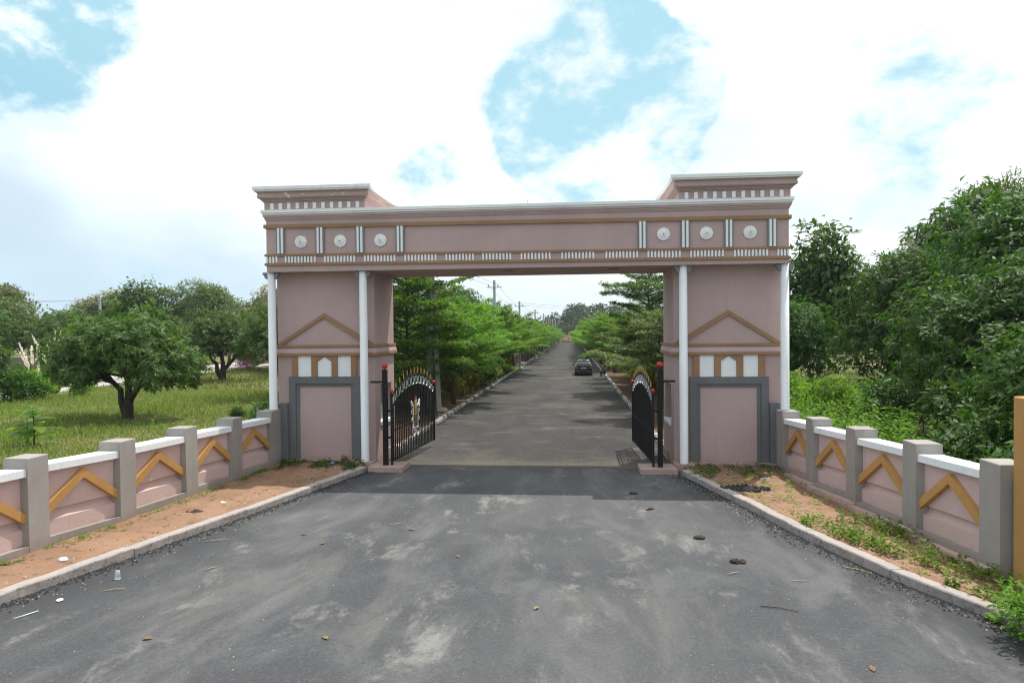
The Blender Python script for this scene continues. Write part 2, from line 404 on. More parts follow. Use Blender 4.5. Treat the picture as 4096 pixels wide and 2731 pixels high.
rows = [(-90, -40, 40), (-45, -24, 24), (-25, -13, 14), (-18.5, -10.2, 11), (-14.5, -8.8, 10)]
for y in (-11.2, -10.4, -9, -8.5, -7, -5.7, -4, -2.9, -1.5, -.7, .05): rows.append((y, interp(LK, y) - .1, interp(RK, y) + .1 if y > -11 else 10))
strip('road', rows, 'asphalt', lambda x, y: .0)
strip('avenue_road', [(y, -4.65, 4.8) for y in (.05, 2.5, 5, 20, 60, 120, 200, 277)], 'asphalt_avenue', lambda x, y: gz(y) + .004)
strip('side_road', [(y, -30, -4.64) for y in (61, 64, 68.5)], 'asphalt_avenue', lambda x, y: gz(y) + .0)
# cross road over the left field, its far kerb and verge
CR = [(-2, -35.6, -42.2), (28, -37.9, -44.2), (54, -40.2, -46.6), (90, -43, -49.5), (140, -47, -54)]
strip('field_road', [(y, b, a) for y, a, b in CR], 'concrete', lambda x, y: gz(y) + .012)
b = MB()
for (y0, a0, c0), (y1, a1, c1) in zip(CR, CR[1:]):
    for cx0, cx1, sgn in ((c0, c1, -1), (a0, a1, 1)):
        b.loft([[(cx0, y0, gz(y0)), (cx0 + sgn * .3, y0, gz(y0)), (cx0 + sgn * .3, y0, gz(y0) + .2), (cx0, y0, gz(y0) + .2)],
                [(cx1, y1, gz(y1)), (cx1 + sgn * .3, y1, gz(y1)), (cx1 + sgn * .3, y1, gz(y1) + .2), (cx1, y1, gz(y1) + .2)]], True, False)
b.build('field_road_kerb', 'white', None, None, 'structure')
# verges of the avenue
nv = random.Random(9)
strip('left_verge', [(y, -8.6, -4.75) for y in (3.1, 8, 14, 20, 27, 35, 44, 52, 60.8)], 'dirt_verge', lambda x, y: gz(y) + .10 + nv.uniform(-.03, .03))
strip('left_verge_far', [(y, -8.6, -4.75) for y in (68.7, 80, 100, 130, 170, 220, 275)], 'dirt_verge', lambda x, y: gz(y) + .10)
strip('right_verge', [(y, 4.95, 11.5) for y in (3.1, 8, 14, 20, 27, 35, 44, 55, 70, 90, 130, 180, 275)], 'dirt_verge', lambda x, y: gz(y) + .10 + nv.uniform(-.03, .03))

# cast kerbs of the approach, and the striped kerbs of the avenue
def cast_kerb(name, P, sgn, seed):
    root = bpy.data.objects.new(name, None); COL.objects.link(root); root['kind'] = 'structure'
    r = random.Random(seed); pts = []
    for (x0, y0), (x1, y1) in zip(P, P[1:]):
        n = max(1, int(math.hypot(x1 - x0, y1 - y0) / 1.1))
        for k in range(n): pts.append((x0 + (x1 - x0) * k / n, y0 + (y1 - y0) * k / n))
    pts.append(P[-1])
    per = 2
    for a in range(0, len(pts) - 1, per):
        q = pts[a:a + per + 1]; rings = []
        if len(q) < 2: break
        for i in range(len(q) - 1):
            for t in (0, .25, .5, .75) if i < len(q) - 2 else (0, .25, .5, .75, 1.0):
                x = q[i][0] + (q[i + 1][0] - q[i][0]) * t; y = q[i][1] + (q[i + 1][1] - q[i][1]) * t
                if t == 0 and i == 0: x += (q[1][0] - q[0][0]) * .014; y += (q[1][1] - q[0][1]) * .014
                j = r.uniform(-.010, .010); h = .155 + r.uniform(-.012, .012); w = .235
                rings.append([(x + j, y, -.05), (x + j * .5 + sgn * .01, y, h - .02), (x + j + sgn * .03, y, h), (x + sgn * w, y, h + .004), (x + sgn * w, y, -.05)])
        b = MB(); b.loft(rings, True, False); o = b.build('kerb_stone', 'kerb_cast', root); o.location = (r.uniform(-.014, .014), 0, r.uniform(-.014, .010))
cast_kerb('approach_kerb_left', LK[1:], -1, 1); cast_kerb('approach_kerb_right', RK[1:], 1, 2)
def striped_kerb(name, x, sgn, y0, y1, n_single):
    root = bpy.data.objects.new(name, None); COL.objects.link(root); root['kind'] = 'structure'
    r = random.Random(5 if sgn < 0 else 6)
    L = .5; shapes = []
    for k, mm in enumerate(('kerb_light', 'kerb_mid', 'kerb_light', 'kerb_dark')):
        b = MB(); l = L - .016
        b.prism([(0, -.1), (sgn * .02, .12), (sgn * .06, .155), (sgn * .20, .16), (sgn * .22, .13), (sgn * .22, -.1)], lambda p, q, t: (p, t, q), 0, l)
        shapes.append(b.mesh('kerb_stone', mm))
    y = y0
    for i in range(n_single):
        o = link('kerb_stone', shapes[(i % 2) if r.random() < .62 else r.randrange(4)], root, (x + r.uniform(-.012, .012), y, gz(y) + r.uniform(-.012, .012)))
        o.rotation_euler = (r.uniform(-.012, .012), 0, r.uniform(-.02, .02)); y += L
    for mi, mm in enumerate(('kerb_light', 'kerb_mid')):
        b = MB(); yy = y + mi * 1.0
        while yy < y1:
            b.prism([(0, -.1), (sgn * .03, .155), (sgn * .22, .16), (sgn * .22, -.1)], lambda p, q, t: (x + p, t, q + gz(t)), yy, min(y1, yy + .99)); yy += 2.0
        b.build('kerb_row', mm, root, None, 'stuff')
striped_kerb('avenue_kerb_left', -4.62, -1, 3.0, 60.8, 100)
striped_kerb('avenue_kerb_left_far', -4.62, -1, 68.6, 276, 0)
striped_kerb('avenue_kerb_right', 4.74, 1, 3.0, 276, 110)

# wall front lines: (front x, y near, y far, post top)
LP = [(-8.95, -11.2, -10.68, 1.97), (-8.72, -8.98, -8.46, 1.945), (-8.36, -6.85, -6.31, 1.91), (-8.15, -4.62, -4.08, 1.885), (-7.95, -2.62, -2.08, 1.86), (-7.78, -.48, .17, 1.82)]
RP = [(7.73, -.45, .17, 1.82), (7.81, -2.70, -2.18, 1.90), (8.08, -4.72, -4.18, 1.93), (8.35, -6.92, -6.36, 1.965), (8.58, -9.20, -8.62, 2.0)]
# dirt strips
def dirt_strip(name, K, P, sgn, ylo, yhi, seed):
    r = random.Random(seed); v = []; f = []; nx = 9; ysl = np.linspace(ylo, yhi, 40)
    wl = [(p[0], (p[1] + p[2]) / 2) for p in P]
    for y in ysl:
        a = interp(K, y) + sgn * .22; b = interp(wl, y) + sgn * .15
        for k in range(nx):
            t = k / (nx - 1); h = .105 + .04 * math.sin(t * math.pi) + r.uniform(-.022, .022) + (.02 if sgn < 0 else -.07) * t
            if k == 0: h = .135
            v.append((a + (b - a) * t, y, h))
    for j in range(len(ysl) - 1):
        for i in range(nx - 1): f.append((j * nx + i, j * nx + i + 1, (j + 1) * nx + i + 1, (j + 1) * nx + i))
    b = MB(); b.add(v, f, True); b.build(name, 'dirt_red', None, None, 'structure')
dirt_strip('left_dirt_strip', LK, LP, -1, -16, .14, 4); dirt_strip('right_dirt_strip', RK, RP, 1, -11.2, .14, 5)

# ------------------------------------------------------------------ the gateway
gw = thing('gateway', 'pink gateway with two towers carrying a long beam across the road', 'gateway')
TX0, TX1, TY0, TY1, TZ = 4.72, 7.93, .40, 2.75, 6.19
for s in (-1, 1):
    dz = .025 if s < 0 else -.025
    b = MB()
    b.box(TX0 + .28, TX1, TY0, TY1, -.1, TZ)
    b.box(TX0, TX0 + .28, TY0, 1.0, -.1, TZ).box(TX0, TX0 + .28, 2.36, TY1, -.1, TZ).box(TX0, TX0 + .28, 1.0, 2.36, -.1, 1.2).box(TX0, TX0 + .28, 1.0, 2.36, 2.53, TZ)
    t = b.mx(s).build('tower', 'pink', gw)
    # plinth
    MB().box(5.25, 7.72, .1, TY0 - .003, -.05, .17).box(4.66, 5.247, -.2, TY0 - .003, -.05, .19).mx(s).build('plinth', 'slab_pink', t)
    MB().box(TX0 - .06, TX0 - .003, 1.55, 2.7, -.05, .3).mx(s).build('side_plinth', 'slab_pink', t)
    # niche on the passage side
    MB().box(TX0 + .2, TX0 + .277, 1.003, 2.357, 1.33, 2.527).mx(s).build('niche_back', 'grey_mid', t)
    MB().box(TX0 - .05, TX0 + .2, .97, 2.39, 1.203, 1.31).mx(s).build('sill', 'white', t)
    # wrapping mouldings
    def ring(z0, z1, d0, d1, name, mm):
        def rect(d, z): return [(TX0 - d, TY0 - d, z), (TX1 + d, TY0 - d, z), (TX1 + d, TY1 + d, z), (TX0 - d, TY1 + d, z)]
        n = 5; b = MB(); rings = [rect(-.02, z0)]
        for i in range(n + 1):
            q = i / n; d = d0 + (d1 - d0) * (q ** 2); rings.append(rect(d, z0 + (z1 - z0) * q))
        rings.append(rect(-.02, z1)); b.loft(rings, True, False).mx(s).build(name, mm, t)
    ring(3.495 + dz, 3.58 + dz, .105, .105, 'lower_band', 'orange')
    ring(3.582 + dz, 3.763 + dz, .09, .03, 'cavetto', 'pink')
    ring(3.765 + dz, 3.845 + dz, .075, .075, 'upper_band', 'orange')
    fr = lambda p, q, tt: (p, TY0 - tt, q + dz)
    # pediment rakes
    ax, az, th = 6.37, 4.86, .125
    for e in (-1, 1):
        ex = TX0 - .03 if e < 0 else TX1 + .03
        slope = (az - 3.848) / (ax - ex)
        inner = ax + e * 1.385
        MB().prism([(ex, 3.848), (ax, az), (ax, az - th * 1.05), (inner + e * -.0, 3.848)], fr, -.01, .07).mx(s).build('pediment_rake', 'orange', t)
    # orange surround and white niches
    legs = [(5.30, 5.49), (5.93, 6.13), (6.60, 6.80), (7.25, 7.44)]
    for a, c in legs: MB().prism([(a, 2.823), (c, 2.823), (c, 3.493), (a, 3.493)], fr, -.01, .07).mx(s).build('surround_leg', 'orange', t)
    for poly in ([(6.132, 3.31), (6.365, 3.47), (6.365, 3.493), (6.132, 3.493)], [(6.598, 3.31), (6.598, 3.493), (6.367, 3.493), (6.367, 3.47)]):
        MB().prism(poly, fr, -.01, .066).mx(s).build('surround_head', 'orange', t)
    for poly in ([(5.493, 2.823), (5.927, 2.823), (5.927, 3.49), (5.493, 3.49)], [(6.803, 2.823), (7.247, 2.823), (7.247, 3.49), (6.803, 3.49)], [(6.133, 2.823), (6.597, 2.823), (6.597, 3.308), (6.365, 3.466), (6.133, 3.308)]):
        MB().prism(poly, fr, -.01, .035).mx(s).build('niche_panel', 'white', t)
    # blind doorway
    def uframe(x0, x1, zt, i0, i1, izt, z0, d0, d1, name, mm):
        b = MB(); b.prism([(x0, z0), (i0, z0), (i0, zt), (x0, zt)], fr, d0, d1); b.prism([(i1, z0), (x1, z0), (x1, zt), (i1, zt)], fr, d0, d1); b.prism([(i0, izt), (i1, izt), (i1, zt), (i0, zt)], fr, d0, d1)
        b.mx(s).build(name, mm, t)
    uframe(5.19, 7.55, 2.82, 5.41, 7.33, 2.605, .172, -.01, .085, 'door_frame', 'grey_dark')
    uframe(5.412, 7.328, 2.603, 5.51, 7.22, 2.50, .172, -.01, .035, 'inner_frame', 'grey_dark')
    MB().box(7.56, 7.86, .18, TY0 - .003, -.05, 2.0).mx(s).build('pilaster', 'grey_dark', t)
# beam
bm_ = MB().box(-8.0, 8.0, -.18, 2.8, 6.193, 7.86).build('beam', 'pink_high', gw)
def band(z0, z1, d, name, mm, tilt=0., mould=None):
    b = MB()
    def rect(dd, z): return [(x, y, z - tilt * x) for x, y in ((-8.0 - dd, -.18 - dd), (8.0 + dd, -.18 - dd), (8.0 + dd, 2.8 + dd), (-8.0 - dd, 2.8 + dd))]
    pr = mould or [(d, z0), (d, z1)]
    b.loft([rect(dd, z) for dd, z in pr], True, False); return b.build(name, mm, bm_)
TL = .0045
band(0, 0, 0, 'moulding', 'pink_high', 0, [(.012, 7.80), (.03, 7.83), (.03, 7.862), (.05, 7.864), (.05, 7.91), (.075, 7.912), (.075, 7.978)])
band(0, 0, 0, 'cornice', 'white_clean', 0, [(.09, 7.98), (.09, 8.035), (.125, 8.037), (.125, 8.125)])
band(7.53, 7.64, .065, 'upper_band', 'orange', TL); band(6.645, 6.715, .05, 'middle_band', 'orange', TL); band(6.355, 6.43, .05, 'lower_band', 'orange', TL)
TG = [-7.52, -6.245, -4.965, -3.69, 3.72, 4.985, 6.255, 7.515]
tri = MB().box(-.135, .135, -.235, -.178, -.405, .405).mesh('triglyph', 'grey_mid'); stp = MB().box(-.032, .032, -.265, -.236, -.40, .40).mesh('triglyph_stripe', 'white')
for x in TG:
    link('triglyph', tri, bm_, (x, 0, 7.123 - TL * x))
    for e in (-.058, .058): link('triglyph_stripe', stp, bm_, (x + e, 0, 7.123 - TL * x))
def rosette():
    b = MB(); rings = []
    for rr, d, k in ((.185, 0, .03), (.185, .03, .03), (.15, .045, .03), (.135, .03, .02), (.12, .05, .03), (.085, .062, .03), (.075, .045, .02), (.06, .07, .02), (.03, .075, 0)):
        rings.append([((rr * (1 + k * 1.6 * abs(math.cos(4 * a)))) * math.cos(a), -.18 - d, (rr * (1 + k * 1.6 * abs(math.cos(4 * a)))) * math.sin(a)) for a in [2 * math.pi * i / 40 for i in range(40)]])
    return b.loft(rings, True, False)
ro = rosette().mesh('rosette', 'white_clean'); rc = MB().lathe([(.022, -.262), (.022, -.25)], (0, 0, 0), 10, 'y').mesh('rosette_centre', 'red_paint')
for x in (-6.87, -5.60, -4.32, 4.35, 5.61, 6.88):
    link('rosette', ro, bm_, (x, 0, 7.12)); link('rosette_centre', rc, bm_, (x, 0, 7.12))
bar = MB().box(-.026, .026, -.222, -.178, -.098, .098).mesh('dentil_bar', 'white')
GR = [(-8.00, -7.64, 4), (-7.39, -6.40, 10), (-6.12, -5.13, 10), (-4.84, -3.85, 10), (-3.56, -2.56, 10), (-2.27, -1.39, 9), (-1.13, -.24, 9), (.05, .96, 9), (1.29, 2.28, 10), (2.62, 3.59, 10), (3.87, 4.85, 10), (5.13, 6.11, 10), (6.41, 7.39, 10), (7.66, 8.0, 4)]
rb = random.Random(8)
for a, c, n in GR:
    for k in range(n):
        x = a + .026 + (c - a - .052) * k / (n - 1)
        o = link('dentil_bar', bar, bm_, (x, 0, 6.54 - TL * x + rb.uniform(-.006, .006))); o.rotation_euler = (0, rb.uniform(-.04, .04), 0)
for x in (-.4, 2.9): MB().box(x - .14, x + .14, .55, .66, 6.17, 6.192).build('soffit_light', 'light_trim', bm_)
MB().tube([(.25, .3, 8.12), (.25, .3, 8.36)], .012, 6).tube([(.25, .3, 8.2), (.12, .3, 8.34), (.10, .3, 8.4), (.15, .3, 8.42)], .006, 5).build('rod', 'pole_grey', bm_)
# caps
for s in (-1, 1):
    b = MB()
    def rect(d, z): return [(4.81 - d, -.18 - d, z), (8.05 + d, -.18 - d, z), (8.05 + d, 2.78 + d, z), (4.81 - d, 2.78 + d, z)]
    cap = MB().loft([rect(0, 8.128), rect(0, 8.37)], True, False).mx(s).build('cap', 'pink_high', gw)
    MB().loft([rect(.02, 8.372), rect(.02, 8.405), rect(.055, 8.407), rect(.055, 8.44), rect(.085, 8.442), rect(.085, 8.475)], True, False).mx(s).build('stepped_moulding', 'pink_high', cap)
    prof = [(.12 + .075 * (1 - math.cos(q * math.pi)) / 1.0 * .5 + (.06 * math.sin(q * 2 * math.pi) * -1 if False else 0), 8.477 + .21 * q) for q in [i / 8 for i in range(9)]]
    prof = [(.11, 8.477), (.15, 8.49), (.165, 8.52), (.16, 8.56), (.15, 8.60), (.155, 8.64), (.19, 8.67), (.215, 8.688)]
    MB().loft([rect(d, z) for d, z in prof], True, False).mx(s).build('cyma_moulding', 'pink_flaking' if s < 0 else 'pink_high', cap)
    MB().loft([rect(.235, 8.69), rect(.235, 8.735), rect(.27, 8.737), rect(.27, 8.835)], True, False).mx(s).build('cap_slab', 'white_clean', cap)
    db = MB().box(-.053, .053, -.225, -.178, -.095, .095).mesh('dentil_block', 'white_clean')
    for k in range(11):
        link('dentil_block', db, cap, (s * (5.03 + .2755 * k), 0, 8.25))
# columns
for x, z0 in ((-4.95, .192), (4.95, .192), (-7.93, 1.822), (7.93, 1.822)):
    c = MB().lathe([(.128, z0), (.128, z0 + .02), (.125, z0 + .03), (.122, 6.19)], (x, 0, 0), 24).build('column', 'white', gw)
    b = MB()
    for e in (-1, 1):
        b.prism([(.12, 6.19), (.27, 6.19), (.27, 6.12), (.22, 6.09), (.20, 6.02), (.14, 5.98), (.12, 5.98)], lambda p, q, tt: (x + e * p, tt, q), -.06, .06)
    b.build('capital_bracket', 'grey_mid', c)

# ------------------------------------------------------------------ boundary walls
RW = random.Random(12)
def wall(name, label, P, sgn, footing):
    t = thing(name, label, 'wall')
    for i, (x, y0, y1, zt) in enumerate(P):
        b = MB(); e = 0.
        b.prism([(x, -.1), (x + sgn * .50, -.1), (x + sgn * .50, zt - .012), (x + sgn * .488, zt), (x + sgn * .012, zt), (x, zt - .012)], lambda p, q, tt: (p, tt, q), y0, y1)
        j1, j2 = RW.uniform(-.006, .006), RW.uniform(-.006, .006); b.xf(lambda X, Y, Z: (X + j1 * Z + RW.uniform(-.003, .003), Y + j2 * Z + RW.uniform(-.003, .003), Z)); b.build('post', 'grey_wall', t)
    for (xa, ya0, ya1, za), (xb, yb0, yb1, zb) in zip(P, P[1:]):
        # far post first for either ordering
        if ya0 > yb0: (xa, ya0, ya1, za), (xb, yb0, yb1, zb) = (xb, yb0, yb1, zb), (xa, ya0, ya1, za)
        A = Vector((xa, ya1)); B = Vector((xb, yb0)); Ln = (B - A).length
        def pf(d, z, tt):
            q = A + (B - A) * (tt / Ln); return (q.x + sgn * d, q.y, z + (zb - za) * (tt / Ln))
        zc = za
        MB().prism([(.16, zc - .352), (.16, .80), (.225, .797), (.25, .74), (.24, .68), (.20, .63), (.135, .602), (.135, .302), (.42, .302), (.42, zc - .352)], pf, .002, Ln - .002).build('panel', 'pink_wall', t)
        MB().prism([(.03, zc - .35), (.47, zc - .35), (.47, zc - .21), (.46, zc - .2), (.04, zc - .2), (.03, zc - .21)], pf, .003, Ln - .003).build('coping', 'white', t)
        MB().prism([(.004, -.1), (.496, -.1), (.496, .30), (.004, .30)], pf, .002, Ln - .002).build('base', 'grey_wall', t)
        ap = zc - .43 + RW.uniform(-.015, .015); hw = Ln / 2 + RW.uniform(-.02, .02)
        z_e = .90 + RW.uniform(-.02, .02)
        b = MB()
        for e in (-1, 1):
            b.prism([(hw, ap), (Ln / 2 + e * (Ln / 2 - .004), z_e), (Ln / 2 + e * (Ln / 2 - .004), z_e - .20), (hw, ap - .19)], lambda p, q, tt: pf(tt, q, p), .06, .158)
        b.build('chevron', 'orange_wall', t)
        if footing:
            MB().prism([(-.16, -.1), (-.003, -.1), (-.003, .205), (-.02, .21), (-.15, .20)], pf, -.53, Ln).build('footing', 'pink_wall', t)
    return t
wall('boundary_wall', 'low pink wall with grey posts and orange chevrons left of the road', LP, -1, False)
wall('boundary_wall', 'low pink wall with grey posts and orange chevrons right of the road', RP, 1, True)
op = thing('gate_pillar', 'tall orange painted pillar at the right wall\'s near end', 'pillar', (8.74, -9.9, 0))
MB().prism([(0, 0), (.62, 0), (.62, 3.12), (.6, 3.14), (.02, 3.14), (0, 3.12)], lambda p, q, tt: (p, tt, q), 0, .62).build('shaft', 'orange_wall', op)
MB().box(-.05, .67, -.05, .67, -.1, .12).build('base', 'slab_pink', op)

# ------------------------------------------------------------------ iron gates
def gate(side):
    s = side; nm = 'left' if s < 0 else 'right'
    H = Vector((s * 3.99, -.36)); Eo = Vector((-3.54, 3.95)) if s < 0 else Vector((3.76, 3.88))
    p = thing('gate_post', 'black square steel gate post with red ball beside the %s tower' % nm, 'gate post', (s * 4.2, -.32, 0))
    MB().box(-.45, .62, -.42, .55, -.05, .145).mx(-s).build('base_slab', 'slab_pink', p)
    MB().box(-.07, .07, -.07, .07, .146, 3.08).box(-.082, .082, -.082, .082, 3.081, 3.10).build('shaft', 'black_paint', p)
    MB().ball((0, 0, 3.215), .095, 14).lathe([(.03, 3.10), (.03, 3.14)], (0, 0, 0), 8).build('ball_finial', 'red_paint', p)
    for z in (2.72, 1.82, 1.0):
        if z > 2: MB().box(.071, .45, -.03, .03, z - .03, z + .03).mx(s).build('bracket', 'black_paint', p)
        else: MB().box(.071, .20, -.025, .025, z - .03, z + .03).mx(-s).build('hinge_arm', 'black_paint', p)
    L = (Eo - H).length; d = (Eo - H) / L
    g = thing('gate_leaf', 'open black iron gate leaf with silver rings hung at the %s tower' % nm, 'gate', (H.x, H.y, 0), math.atan2(d.y, d.x))
    zb = .27
    MB().box(-.03, .03, -.03, .03, .16, 2.37).build('stile', 'black_paint', g); MB().box(L - .03, L + .03, -.03, .03, zb - .04, 2.32).build('stile', 'black_paint', g)
    for x, z in ((0, 2.44), (L, 2.39)): MB().ball((x, 0, z), .065, 12).lathe([(.025, z - .09), (.025, z - .05)], (x, 0, 0), 8).build('ball_finial', 'red_paint', g)
    MB().box(.031, L - .031, -.02, .02, zb - .02, zb + .02).build('bottom_rail', 'black_paint', g)
    MB().box(.031, L - .031, -.012, .012, 1.19, 1.225).build('middle_rail', 'black_paint', g)
    az = lambda q, lo, hi: lo + (hi - lo) * (1 - (2 * q - 1) ** 2) ** .82
    N = 28
    for nme, lo, hi in (('outer_arch', 2.22, 2.80), ('inner_arch', 1.90, 2.47)):
        rings = []
        for i in range(N + 1):
            q = i / N; x = .031 + (L - .062) * q; z = az(q, lo, hi)
            rings.append([(x, -.02, z - .022), (x, .02, z - .022), (x, .02, z + .022), (x, -.02, z + .022)])
        MB().loft(rings, True, False).build(nme, 'black_paint', g)
    nb = 25
    for i in range(nb):
        x = .15 + (L - .30) * i / (nb - 1); zt = az((x - .031) / (L - .062), 1.90, 2.47) - .022
        MB().box(x - .027, x + .027, -.014, .014, zb + .02, zt).build('bar', 'black_paint', g)
    nr = 12
    for i in range(nr):
        q = (i + .5) / nr; x = .05 + (L - .10) * q; zc = (az(q, 2.22, 2.80) + az(q, 1.90, 2.47)) / 2
        pts = [(x + .135 * math.cos(a), 0, zc + .145 * math.sin(a)) for a in [2 * math.pi * k / 20 for k in range(21)]]
        MB().tube(pts, .015, 6).build('ring', 'silver_paint', g)
    for i in range(1, nr):
        q = i / nr; x = .05 + (L - .10) * q; z = az(q, 2.22, 2.80) + .02
        MB().lathe([(.012, z), (.012, z + .05), (.028, z + .06), (.028, z + .08), (.012, z + .09), (.030, z + .12), (.022, z + .15), (.003, z + .25)], (x, 0, 0), 8).build('spearhead', 'gold_paint', g)
    cx = L * .5
    for e in (-1, 1):
        MB().tube([(cx + e * .055, -.03, 1.0), (cx + e * .055, -.03, 1.98)], .02, 6).build('gold_rod', 'gold_paint', g)
        MB().ball((cx + e * .055, -.03, 2.02), .03, 8).build('rod_knob', 'red_paint', g)
        pts = []
        for k in range(26):                       # upper curl
            a = k / 25 * 4.6; r = .03 + .095 * k / 25
            pts.append((cx + e * (.33 + r * math.cos(a + 2.4) * .9), -.03, 1.86 + r * math.sin(a + 2.4)))
        pts += [(cx + e * x, -.03, z) for x, z in ((.20, 1.75), (.22, 1.6), (.27, 1.45), (.27, 1.35), (.20, 1.22), (.27, 1.08), (.33, .95), (.31, .80), (.20, .72), (.10, .78), (.06, .92), (.10, 1.03), (.17, 1.03), (.19, .95), (.16, .90))]
        MB().tube(pts, .021, 6).build('scroll', 'silver_paint', g)
        pts = [(cx + e * x, -.03, z) for x, z in ((.40, 1.62), (.42, 1.55), (.37, 1.50), (.33, 1.56), (.34, 1.66), (.40, 1.74))]
        MB().tube(pts, .014, 6).build('scroll', 'silver_paint', g)
        pts = [(cx + e * x, -.03, z) for x, z in ((.30, 1.38), (.37, 1.34), (.40, 1.26), (.35, 1.22), (.31, 1.27), (.34, 1.30))]
        MB().tube(pts, .014, 6).build('scroll', 'silver_paint', g)
    MB().box(cx - .3, cx + .3, -.036, -.02, 1.47, 1.49).build('clasp', 'gold_paint', g)
    MB().tube([(L - .02, -.05, 1.18), (L + .10, -.06, 1.16), (L + .16, -.06, 1.10)], .016, 6).build('latch', 'silver_paint' if s > 0 else 'black_paint', g)
gate(-1); gate(1)

# ------------------------------------------------------------------ poles and wires
def pole(x, y, h, r, label, arm=True, group=None, ins=True):
    z = gz(y)
    t = thing('utility_pole', label, 'utility pole', (x, y, z), 0, group)
    MB().lathe([(r * 1.15, -.2), (r, .9), (r * .82, h - .02), (r * .78, h)], (0, 0, 0), 14).build('shaft', 'pole_grey', t)
    MB().lathe([(r * 3.2, -.1), (r * 3.0, .12), (r * 1.6, .24), (r * 1.2, .26)], (0, 0, 0), 12).build('base_collar', 'concrete', t)
    if arm:
        MB().box(-.66, .66, -r - .05, -r + .01, h - .64, h - .57).build('crossarm', 'pole_grey', t)
        for q in (.33, -.5):
            MB().lathe([(.02, h - .57), (.04, h - .52), (.03, h - .46), (.045, h - .43), (.02, h - .36)], (q, -r - .02, 0), 8).build('insulator', 'black_plastic', t)
    return t
PL = [(-5.0, 37.4, 8.75, .135), (-4.55, 59.9, 8.0, .135), (-4.4, 92, 8.15, .14), (-4.35, 125, 8.4, .14), (-4.3, 158, 8.5, .14), (-4.25, 192, 8.7, .14), (-4.25, 228, 8.9, .14)]
PLL = ['nearest grey pole with crossarm standing in the left avenue row', 'grey pole at the corner of the left side road', 'grey pole with crossarm just beyond the left side road',
       'fourth grey pole with crossarm along the left avenue row', 'fifth grey pole with crossarm along the left avenue row', 'sixth grey pole with crossarm along the left avenue row', 'last small grey pole near the far red bank']
for (x, y, h, r), lb in zip(PL, PLL): pole(x, y, h, r, lb, True, 'poles along the left side of the avenue')
t = thing('utility_pole', 'thick round grey pole with red lettering behind the left gate leaf', 'utility pole', (-6.0, 15.0, gz(15)))
MB().lathe([(.17, -.2), (.165, 5), (.15, 9.2)], (0, 0, 0), 18).build('shaft', 'pole_grey', t)
# two rows of red painted characters, too worn to read
for z in (6.95, 6.80, 6.65, 6.50):
    for k in range(3):
        a = R(-112 + 17 * k)
        MB().box(-.018, .018, -.158, -.1535, z - .045, z + .045).xf(lambda X, Y, Z, a=a: (X * math.cos(a + math.pi / 2) - Y * math.sin(a + math.pi / 2), X * math.sin(a + math.pi / 2) + Y * math.cos(a + math.pi / 2), Z)).build('lettering', 'ink_red', t)
t = thing('concrete_post', 'leaning flat concrete post with lump of concrete behind the left gate', 'post', (-5.42, 14.6, gz(14.6)))
MB().loft([[(-.11, -.09, -.2), (.11, -.09, -.2), (.11, .09, -.2), (-.11, .09, -.2)], [(-.42, -.07, 8.4), (-.25, -.07, 8.4), (-.25, .07, 8.4), (-.42, .07, 8.4)]], True, False).build('shaft', 'concrete', t)
MB().ball((.18, -.1, .12), .32, 10, .6).build('footing', 'concrete', t)
def wire(a, c, sag, label, group='power lines'):
    a = Vector(a); c = Vector(c); pts = []
    for i in range(15):
        q = i / 14; p = a.lerp(c, q); p.z -= sag * 4 * q * (1 - q); pts.append(p)
    o = MB().tube(pts, .011, 4).build('power_line', 'wire'); tag(o, label, 'power line', group)
for i in range(len(PL) - 1):
    for q in (.33, -.5):
        a = (PL[i][0] + q, PL[i][1] - .15, gz(PL[i][1]) + PL[i][2] - .36); c = (PL[i + 1][0] + q, PL[i + 1][1] - .15, gz(PL[i + 1][1]) + PL[i + 1][2] - .36)
        wire(a, c, .5, 'thin sagging power line in the %s span of the left avenue poles' % ordinal(i))
for q in (.33, -.5): wire((-6.3 + q, 15, 9.0), (-5.0 + q, 37.2, 8.2), .3, 'thin power line from the thick pole to the nearest crossarm')
for z in (7.5, 7.2): wire((-4.55, 59.9, z), (26, 130, z + .6), .4, 'thin power line crossing the avenue towards the far right')
LPO = [(-54.5, 56, 9.0, 'grey pole rising behind the large mango tree left'), (-32.5, 70, 8.2, 'grey pole top among the trees left of the gateway')]
for x, y, h, lb in LPO: pole(x, y, h, .17, lb, True, 'poles along the field road')
for z, dx in ((8.4, .5), (8.3, -.5), (6.9, 0)):
    wire((-54.5 + dx, 56, z), (-110, 42, z + .8), .7, 'thin power line over the trees at the far left')
    wire((-54.5 + dx, 56, z), (-32.5, 70, z - .9), .4, 'thin power line between the two poles of the field road')

